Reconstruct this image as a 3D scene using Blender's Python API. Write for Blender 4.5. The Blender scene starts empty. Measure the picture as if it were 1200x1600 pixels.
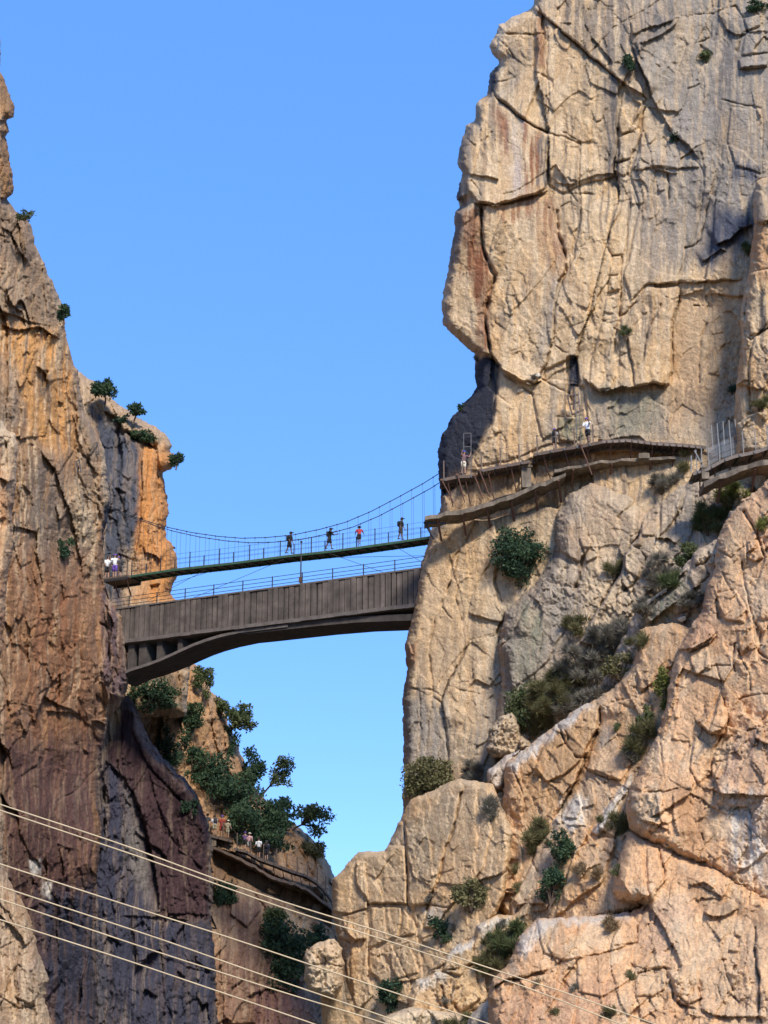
import bpy, bmesh, math, random
import numpy as np
from mathutils import Vector, Matrix
scene = bpy.context.scene
COL = scene.collection
rad = math.radians
rng = np.random.default_rng(7)
random.seed(7)

# ------------------------------------------------------------------ camera
# metres; camera near the origin looking along +Y and up; (u, v) are measurements on the 1200 x 1600 photograph
F, PITCH = 2823.0, rad(18.6)
cp_, sp_ = math.cos(PITCH), math.sin(PITCH)
CAMZ = 0.0
cam_d = bpy.data.cameras.new("camera")
cam_d.sensor_fit = 'VERTICAL'; cam_d.sensor_height = 24.0
cam_d.lens = 24.0 * F / 1600.0
cam_d.clip_start = 0.5; cam_d.clip_end = 6000
cam = bpy.data.objects.new("camera", cam_d)
cam.rotation_euler = (math.pi / 2 + PITCH, 0, 0)
COL.objects.link(cam); scene.camera = cam

def rays(u, v):
    b = (800.0 - v) / F
    ry = cp_ - b * sp_
    return (u - 600.0) / F / ry, (sp_ + b * cp_) / ry     # x and z per metre of Y

def at(u, v, Y):
    x, z = rays(u, v)
    return Vector((x * Y, Y, z * Y + CAMZ))

# ------------------------------------------------------------------ noise
def _h(ix, iy, s):
    h = (ix.astype(np.int64) * 374761393 + iy.astype(np.int64) * 668265263 + s * 974634777) & 0xFFFFFFFF
    h = ((h ^ (h >> 13)) * 1274126177) & 0xFFFFFFFF
    h = ((h ^ (h >> 16)) * 2246822519) & 0xFFFFFFFF
    return (h ^ (h >> 15)) & 0xFFFFFF

def hf(ix, iy, s): return _h(ix, iy, s) / float(0xFFFFFF)

def perlin(x, y, s=0):
    x0 = np.floor(x); y0 = np.floor(y); fx = x - x0; fy = y - y0
    sx = fx * fx * fx * (fx * (fx * 6 - 15) + 10); sy = fy * fy * fy * (fy * (fy * 6 - 15) + 10)
    def g(dx, dy):
        a = hf(x0 + dx, y0 + dy, s) * 6.2831853
        return np.cos(a) * (fx - dx) + np.sin(a) * (fy - dy)
    a = g(0, 0) * (1 - sx) + g(1, 0) * sx
    b = g(0, 1) * (1 - sx) + g(1, 1) * sx
    return (a * (1 - sy) + b * sy) * 1.5

def fbm(x, y, o=4, s=0, g=.5):
    r = 0; a = 1; t = 0
    for i in range(o):
        r = r + a * perlin(x, y, s + i * 17); t += a
        a *= g; x = x * 2.03 + 13.1; y = y * 2.03 + 7.7
    return r / t

def worley(x, y, s=0, jit=.9):
    x0 = np.floor(x); y0 = np.floor(y)
    f1 = np.full(x.shape, 9.); f2 = np.full(x.shape, 9.)
    cx = np.zeros(x.shape); cy = np.zeros(x.shape); ddx = np.zeros(x.shape); ddy = np.zeros(x.shape)
    for i in (-1, 0, 1):
        for j in (-1, 0, 1):
            ix = x0 + i; iy = y0 + j
            px = ix + .5 + jit * (hf(ix, iy, s) - .5); py = iy + .5 + jit * (hf(ix, iy, s + 5) - .5)
            dx = x - px; dy = y - py
            d = np.sqrt(dx * dx + dy * dy)
            m = d < f1
            f2 = np.where(m, f1, np.minimum(f2, d))
            f1 = np.where(m, d, f1)
            cx = np.where(m, ix, cx); cy = np.where(m, iy, cy); ddx = np.where(m, dx, ddx); ddy = np.where(m, dy, ddy)
    return f1, f2, cx, cy, ddx, ddy

def sst(a, b, x):
    t = np.clip((x - a) / (b - a), 0, 1); return t * t * (3 - 2 * t)

# ------------------------------------------------------------------ 2-D outlines
def P(s):
    return np.array([[float(q) for q in p.split(',')] for p in s.split()])

def seg_dist(U, V, pl, closed=False):
    best = np.full(U.shape, 1e18); sg = np.zeros(U.shape); tt = np.zeros(U.shape)
    n = len(pl); L = np.concatenate([[0], np.cumsum(np.hypot(*np.diff(pl, axis=0).T))]); tot = max(L[-1], 1e-6)
    for i in range(n if closed else n - 1):
        a = pl[i]; b = pl[(i + 1) % n]; d = b - a; l2 = d @ d + 1e-9
        t = np.clip(((U - a[0]) * d[0] + (V - a[1]) * d[1]) / l2, 0, 1)
        ex = U - a[0] - t * d[0]; ey = V - a[1] - t * d[1]
        q = ex * ex + ey * ey
        m = q < best
        best = np.where(m, q, best)
        if not closed:
            sg = np.where(m, np.sign(d[0] * (V - a[1]) - d[1] * (U - a[0])), sg)
            tt = np.where(m, (L[i] + t * math.sqrt(l2)) / tot, tt)
    return np.sqrt(best), sg, tt

def sdf(U, V, pl):                       # positive inside
    d, _, _ = seg_dist(U, V, pl, True)
    ins = np.zeros(U.shape, bool); n = len(pl)
    for i in range(n):
        x1, y1 = pl[i]; x2, y2 = pl[(i + 1) % n]
        if y1 == y2: continue
        c = ((y1 > V) != (y2 > V)) & (U < (x2 - x1) * (V - y1) / (y2 - y1) + x1)
        ins ^= c
    return np.where(ins, d, -d)

# ------------------------------------------------------------------ materials
def new_mat(name):
    m = bpy.data.materials.new(name); m.use_nodes = True
    nt = m.node_tree; nt.nodes.clear()
    out = nt.nodes.new('ShaderNodeOutputMaterial'); b = nt.nodes.new('ShaderNodeBsdfPrincipled')
    nt.links.new(b.outputs[0], out.inputs[0])
    return m, nt, b

def N(nt, typ, **kw):
    n = nt.nodes.new(typ)
    for k, v in kw.items():
        if k in n.inputs.keys() if isinstance(k, str) else False: n.inputs[k].default_value = v
        else: setattr(n, k, v)
    return n

def noise_node(nt, vec, scale, detail=4, rough=.6, sxyz=None):
    if sxyz:
        mp = nt.nodes.new('ShaderNodeMapping'); mp.inputs['Scale'].default_value = sxyz
        nt.links.new(vec, mp.inputs['Vector']); vec = mp.outputs[0]
    n = nt.nodes.new('ShaderNodeTexNoise'); n.inputs['Scale'].default_value = scale
    n.inputs['Detail'].default_value = detail; n.inputs['Roughness'].default_value = rough
    nt.links.new(vec, n.inputs['Vector'])
    return n.outputs['Fac']

def mulcol(nt, col, fac, lo, hi):        # colour * map(fac, 0.25..0.75 -> lo..hi)
    mr = nt.nodes.new('ShaderNodeMapRange'); mr.inputs['From Min'].default_value = .28; mr.inputs['From Max'].default_value = .72
    mr.inputs['To Min'].default_value = lo; mr.inputs['To Max'].default_value = hi
    nt.links.new(fac, mr.inputs['Value'])
    mx = nt.nodes.new('ShaderNodeMix'); mx.data_type = 'RGBA'; mx.blend_type = 'MULTIPLY'; mx.inputs['Factor'].default_value = 1
    nt.links.new(col, mx.inputs[6]); nt.links.new(mr.outputs[0], mx.inputs[7])
    return mx.outputs[2]

def rock_material():
    m, nt, b = new_mat('rock')
    at_ = nt.nodes.new('ShaderNodeAttribute'); at_.attribute_name = 'Col'
    tc = nt.nodes.new('ShaderNodeTexCoord'); vec = tc.outputs['Object']
    c = at_.outputs['Color']
    c = mulcol(nt, c, noise_node(nt, vec, 1.7, 6, .7), .80, 1.22)
    c = mulcol(nt, c, noise_node(nt, vec, 9.0, 4, .7), .70, 1.26)
    c = mulcol(nt, c, noise_node(nt, vec, 4.0, 6, .75, (1.2, 1, .8)), .78, 1.22)
    c = mulcol(nt, c, noise_node(nt, vec, 3.0, 5, .6, (1, 1, .12)), .94, 1.06)
    nt.links.new(c, b.inputs['Base Color'])
    b.inputs['Roughness'].default_value = .93
    b.inputs['Specular IOR Level'].default_value = .2
    n1 = noise_node(nt, vec, 2.2, 9, .74)
    wn = nt.nodes.new('ShaderNodeTexNoise'); wn.inputs['Scale'].default_value = 1.3; wn.inputs['Detail'].default_value = 5
    nt.links.new(vec, wn.inputs['Vector'])
    mxv = nt.nodes.new('ShaderNodeVectorMath'); mxv.operation = 'MULTIPLY_ADD'; mxv.inputs[1].default_value = (.9, .9, .9)
    nt.links.new(wn.outputs['Color'], mxv.inputs[0]); nt.links.new(vec, mxv.inputs[2])
    mp = nt.nodes.new('ShaderNodeMapping'); mp.inputs['Scale'].default_value = (1, .6, .6); nt.links.new(mxv.outputs[0], mp.inputs['Vector'])
    acc = n1
    for sc_, wd_, am in ((.8, .03, .12), (2.3, .05, .05)):
        vo = nt.nodes.new('ShaderNodeTexVoronoi'); vo.feature = 'DISTANCE_TO_EDGE'; vo.inputs['Scale'].default_value = sc_
        nt.links.new(mp.outputs[0], vo.inputs['Vector'])
        mr = nt.nodes.new('ShaderNodeMapRange'); mr.inputs['From Max'].default_value = wd_; mr.inputs['To Max'].default_value = am
        nt.links.new(vo.outputs['Distance'], mr.inputs['Value'])
        ad = nt.nodes.new('ShaderNodeMath'); ad.operation = 'ADD'
        nt.links.new(acc, ad.inputs[0]); nt.links.new(mr.outputs[0], ad.inputs[1]); acc = ad.outputs[0]
    bp = nt.nodes.new('ShaderNodeBump'); bp.inputs['Strength'].default_value = .9; bp.inputs['Distance'].default_value = .22
    nt.links.new(acc, bp.inputs['Height'])
    nt.links.new(bp.outputs[0], b.inputs['Normal'])
    return m
ROCK = rock_material()

# ------------------------------------------------------------------ object bookkeeping
def tag(o, label=None, cat=None, group=None, kind=None):
    if label: o['label'] = label
    if cat: o['category'] = cat
    if group: o['group'] = group
    if kind: o['kind'] = kind
    return o

def link(name, me, parent=None, mat=None):
    o = bpy.data.objects.new(name, me); COL.objects.link(o)
    if mat is not None and me is not None: me.materials.append(mat)
    if parent is not None: o.parent = parent
    return o

def np_mesh(name, verts, quads, smooth=False, tris=None):
    me = bpy.data.meshes.new(name)
    verts = np.asarray(verts, np.float32).reshape(-1, 3); quads = np.asarray(quads, np.int32).reshape(-1, 4)
    nt_ = 0 if tris is None else len(tris)
    me.vertices.add(len(verts)); me.vertices.foreach_set('co', verts.ravel())
    lt = quads.ravel(); starts = np.arange(len(quads)) * 4; tot = np.full(len(quads), 4)
    if nt_:
        tris = np.asarray(tris, np.int32); starts = np.concatenate([starts, len(lt) + np.arange(nt_) * 3]); tot = np.concatenate([tot, np.full(nt_, 3)])
        lt = np.concatenate([lt, tris.ravel()])
    me.loops.add(len(lt)); me.loops.foreach_set('vertex_index', lt.astype(np.int32))
    me.polygons.add(len(starts)); me.polygons.foreach_set('loop_start', starts.astype(np.int32))
    me.polygons.foreach_set('use_smooth', np.full(len(starts), smooth))
    me.update(calc_edges=True)
    return me

# ------------------------------------------------------------------ rock masses
# palette: real-world albedo (linear)
TAN = (.56, .38, .205); PALE = (.63, .475, .30); ORANGE = (.52, .27, .10); PINK = (.70, .415, .215)
GREY = (.29, .245, .195); DGREY = (.14, .12, .105); BLACK = (.032, .034, .045); RUST = (.24, .10, .05)
BLUE = (.070, .075, .095); PURPLE = (.13, .06, .06); BROWN = (.20, .12, .07); GREEN = (.20, .20, .13); WHITE = (.62, .56, .47)
MASSES = []

def axis(a, b, lo, hi, step):
    """sample positions between a and b: dense where the photograph looks, coarser beyond its edge"""
    out = []; x = a
    while x < b:
        out.append(x)
        d = max(lo - x, x - hi, 0)
        x += step * (1 + d / 18.0)
    out.append(b)
    return np.array(out)

def mass(name, poly, ctrl, label, feats=(), cols=(), base=TAN, step=1.4, rnd=(3.0, 26), jag=4.0, block=(1, 1), rough=1.0, back=14.0,
         flute=.0, slant=0.0, grey=.35, orange=.4, streak=.4, seed=0, kind='structure', pale=.3, cat='cliff', relief=.8):
    """one body of rock: outline, distance control points (u,v,Y), traced ledges, cracks and slabs, then fracture noise"""
    poly = P(poly); ctrl = P(ctrl)
    m = 8
    us = axis(poly[:, 0].min() - m, poly[:, 0].max() + m, -12, 1212, step)
    vs = axis(poly[:, 1].min() - m, poly[:, 1].max() + m, -12, 1612, step)
    U, V = np.meshgrid(us, vs)
    sd0 = seed * 101 + 3
    # ragged outline
    jw = 1.5 * jag * fbm(U / 19, V / 19, 5, sd0, .65) + .7 * jag * fbm(U / 75, V / 75, 2, sd0 + 1)
    jh = 1.5 * jag * fbm(U / 19, V / 19, 5, sd0 + 40, .65) + .7 * jag * fbm(U / 75, V / 75, 2, sd0 + 41)
    S = sdf(U + jw, V + jh, poly)
    # macro surface: least squares plane/quadric through control points + residual inverse distance
    def basis(u, v): return np.stack([np.ones_like(u), (u - 600) / 300, (v - 800) / 300], -1)
    A = basis(ctrl[:, 0], ctrl[:, 1])
    co = np.linalg.lstsq(np.vstack([A, np.eye(3) * np.array([0, .05, .05])]), np.concatenate([ctrl[:, 2], np.zeros(3)]), rcond=None)[0]
    D = basis(U, V) @ co
    res = ctrl[:, 2] - A @ co
    wsum = np.zeros(U.shape); rs = np.zeros(U.shape)
    for (cu, cv, _), r in zip(ctrl, res):
        w = 1 / ((U - cu) ** 2 + (V - cv) ** 2 + 3000.); wsum += w; rs += w * r
    D = D + rs / wsum
    # rounding away at the outline
    R, w_ = rnd
    t = np.clip(1 - S / w_, 0, 1)
    D = D + R * (1 - np.sqrt(np.clip(1 - t * t, 0, 1)))
    # traced features, on slightly warped coordinates so that lines are never ruler straight
    Uw = U + 2.2 * fbm(U / 16, V / 16, 3, sd0 + 9) + 3.5 * perlin(U / 55, V / 55, sd0 + 11)
    Vw = V + 2.2 * fbm(U / 16, V / 16, 3, sd0 + 12) + 3.5 * perlin(U / 55, V / 55, sd0 + 14)
    def win(pl, mg):
        i0 = np.searchsorted(vs, pl[:, 1].min() - mg); i1 = np.searchsorted(vs, pl[:, 1].max() + mg)
        j0 = np.searchsorted(us, pl[:, 0].min() - mg); j1 = np.searchsorted(us, pl[:, 0].max() + mg)
        return (slice(i0, i1), slice(j0, j1))
    for f in feats:
        k = f[0]; pl = P(f[1])
        if k == 'ledge':                     # above/right of the line stands proud by step, dying away over L
            stp, L = f[2] * relief, f[3]
            s_ = win(pl, L * 3.2 + 8)
            if D[s_].size == 0: continue
            d, sg, tt = seg_dist(Uw[s_], Vw[s_], pl)
            fade = sst(0, .12, tt) * sst(0, .12, 1 - tt)
            D[s_] -= np.where(sg < 0, stp * np.exp(-d / L), -.25 * stp * np.exp(-d / (L * .35))) * fade
        elif k == 'crack':
            wd, dp = f[2], f[3] * relief
            s_ = win(pl, 12 * wd)
            if D[s_].size == 0: continue
            d, sg, tt = seg_dist(Uw[s_], Vw[s_], pl)
            vary = np.clip(.75 + .9 * perlin(U[s_] / 13, V[s_] / 13, sd0 + 31), .1, 1.5)
            D[s_] += .85 * dp * vary * np.exp(-(d / (.8 * wd)) ** 2) + .05 * dp * np.exp(-(d / (wd * 3.0)) ** 2)
        elif k == 'slab':                    # raised (or sunk) block with its own tilt
            off, wd = f[2] * relief, f[3]; gu, gv = (f[4] if len(f) > 4 else (0, 0))
            s_ = win(pl, 20)
            if D[s_].size == 0: continue
            q = sdf(Uw[s_], Vw[s_], pl); c = pl.mean(0)
            tq = .62 * np.clip((q + 1.2) / 2.4, 0, 1)
            D[s_] -= tq * (off + (U[s_] - c[0]) * gu + (V[s_] - c[1]) * gv)
            D[s_] += .16 * np.exp(-(q / 1.4) ** 2)
    # fracture
    b1, b2 = block
    if slant:
        ca, sa = math.cos(slant), math.sin(slant); Ur = U * ca - V * sa; Vr = U * sa + V * ca
    else: Ur, Vr = U, V
    q1 = 22 * fbm(Ur / 70, Vr / 70, 3, sd0 + 50); q2 = 22 * fbm(Ur / 70, Vr / 70, 3, sd0 + 53)
    def cells(su, sv, off, tilt, gap, sd, wgt=1.0):
        f1, f2, cx, cy, dx, dy = worley((Ur + .55 * q1) / su, (Vr + .55 * q2) / sv, sd)
        e = np.clip((f2 - f1) / .12, 0, 1)
        h1 = hf(cx, cy, sd + 1) - .5; h2 = hf(cx, cy, sd + 2) - .5; h3 = hf(cx, cy, sd + 3) - .5
        pl_ = off * h1 + tilt * (h2 * dx * su + h3 * dy * sv) * .043
        on = sst(.25, .6, hf(cx, cy, sd + 4))
        return wgt * (pl_ + gap * on * (1 - e) ** 3)
    patch = sst(-.25, .25, fbm(U / 110, V / 110, 2, sd0 + 60))
    D = D + rough * (cells(84 * b1, 150 * b2, .32, .42, .03, sd0 + 70)
                     + cells(34 * b1, 58 * b2, .16, .72, .03, sd0 + 80, .35 + .75 * patch)
                     + cells(14 * b1, 23 * b2, .09, .95, .04, sd0 + 90, .25 + .85 * patch)
                     + cells(6.5 * b1, 9 * b2, .05, 1.1, .0, sd0 + 95, .3 + .7 * patch)
                     + .32 * fbm(Ur / 95, Vr / 150, 3, sd0 + 100)
                     + .11 * fbm(Ur / 26, Vr / 34, 4, sd0 + 103, .6)
                     + .075 * fbm(U / 6, V / 6, 3, sd0 + 107, .7))
    def saw(t): return t - np.floor(t)
    q3 = fbm(Ur / 60, Vr / 60, 4, sd0 + 112, .55); q4 = fbm(Ur / 60, Vr / 60, 4, sd0 + 115, .55)
    pm = sst(.0, .25, fbm(U / 60, V / 60, 3, sd0 + 118)); pm2 = sst(-.02, .22, fbm(U / 70, V / 110, 3, sd0 + 121))
    D = D + rough * (.20 * pm * (saw((Vr + 26 * q3 + .12 * Ur) / 37) - .5) + .09 * pm2 * (saw((Vr + 18 * q4 - .3 * Ur) / 15) - .5)
                     - .22 * pm2 * (saw((Ur + 22 * q4 + .10 * Vr) / 46) - .5) + .09 * pm * (saw((Ur + 14 * q3 - .15 * Vr) / 17) - .5))
    if flute:
        fl = fbm((Ur + .5 * q1) / 15, Vr / 150, 4, sd0 + 110, .55)
        D = D + flute * (np.abs(fl) * 1.6 - .3)
    # rock colour
    C = np.empty(U.shape + (3,)); C[:] = base
    def mix(mask, col):
        nonlocal C
        C = C + np.clip(mask, 0, 1)[..., None] * (np.array(col) - C)
    mix(orange * sst(-.12, .26, fbm(U / 90, V / 130, 4, sd0 + 120)), ORANGE if base != PINK else (.47, .26, .13))
    mix(pale * sst(-.03, .22, fbm(U / 40, V / 60, 4, sd0 + 124)), PALE)
    mix(grey * sst(-.12, .22, fbm(U / 70, V / 190, 4, sd0 + 130)), GREY)
    st_ = fbm((U + .35 * q1) / 10, V / 230, 4, sd0 + 140, .6)
    mix(streak * 1.5 * sst(.0, .16, st_) * sst(-.3, .3, fbm(U / 120, V / 120, 2, sd0 + 144)), DGREY)
    mix(streak * 1.2 * sst(.0, .17, fbm((U + .35 * q1) / 8, V / 200, 4, sd0 + 150, .6)), PALE)
    for c in cols:                           # traced stains and painted shade: outline, colour, strength, feather, streakiness
        pl = P(c[0]); fe = c[3]; s_ = win(pl, fe + 12)
        if D[s_].size == 0: continue
        q = sdf(U[s_] + 9 * fbm(U[s_] / 22, V[s_] / 40, 3, sd0 + 160), V[s_] + 14 * fbm(U[s_] / 14, V[s_] / 60, 3, sd0 + 163), pl)
        k = sst(-fe, fe, q) * c[2]
        sk = c[4] if len(c) > 4 else .5
        k = 1.25 * k * (1 - sk + sk * 1.25 * sst(-.14, .14, fbm((U[s_] + .3 * q1[s_]) / 9, V[s_] / 130, 4, sd0 + 166, .6)))
        C[s_] += np.clip(k, 0, 1)[..., None] * (np.array(c[1]) - C[s_])
    # outline vertices slide onto the outline and the rock folds back behind it
    gv, gu = np.gradient(S, vs, us)
    gl = np.hypot(gu, gv) + 1e-6
    band = 7.0 * step
    out = S < 0
    k = np.where(out, np.clip(-S, 0, band), 0)
    near = out & (S > -band * 2.2)
    inset = k * 1.0 + k * .55
    Up = np.where(near, U + gu / gl * np.minimum(inset, 3.5 * band), U); Vp = np.where(near, V + gv / gl * np.minimum(inset, 3.5 * band), V)
    Dp = D + np.where(out, (k / band) ** 1.5 * back, 0)
    keepv = S > -band
    rx, rz = rays(Up, Vp)
    co3 = np.stack([rx * Dp, Dp, rz * Dp + CAMZ], -1).reshape(-1, 3)
    nu = len(us)
    ok = keepv[:-1, :-1] & keepv[1:, :-1] & keepv[:-1, 1:] & keepv[1:, 1:]
    ii, jj = np.nonzero(ok)
    a = ii * nu + jj
    quads = np.stack([a, a + nu, a + nu + 1, a + 1], -1)
    used = np.zeros(len(co3), bool); used[quads.ravel()] = True
    remap = np.cumsum(used) - 1
    me = np_mesh(name, co3[used], remap[quads], smooth=True)
    ca = me.color_attributes.new('Col', 'FLOAT_COLOR', 'POINT')
    cc = np.ones((used.sum(), 4), np.float32); cc[:, :3] = C.reshape(-1, 3)[used]
    ca.data.foreach_set('color', cc.ravel())
    o = link(name, me, None, ROCK)
    tag(o, label, cat, None, kind)
    MASSES.append((us, vs, S, D))
    return o

def surf(u, v):
    """distance Y of the nearest rock along that line of sight"""
    best = 1e9
    for us, vs, S, D in MASSES:
        if not (us[0] <= u <= us[-1] and vs[0] <= v <= vs[-1]): continue
        i = min(np.searchsorted(vs, v), len(vs) - 1); j = min(np.searchsorted(us, u), len(us) - 1)
        if S[i, j] > 1: best = min(best, D[i, j])
    return best
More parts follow.
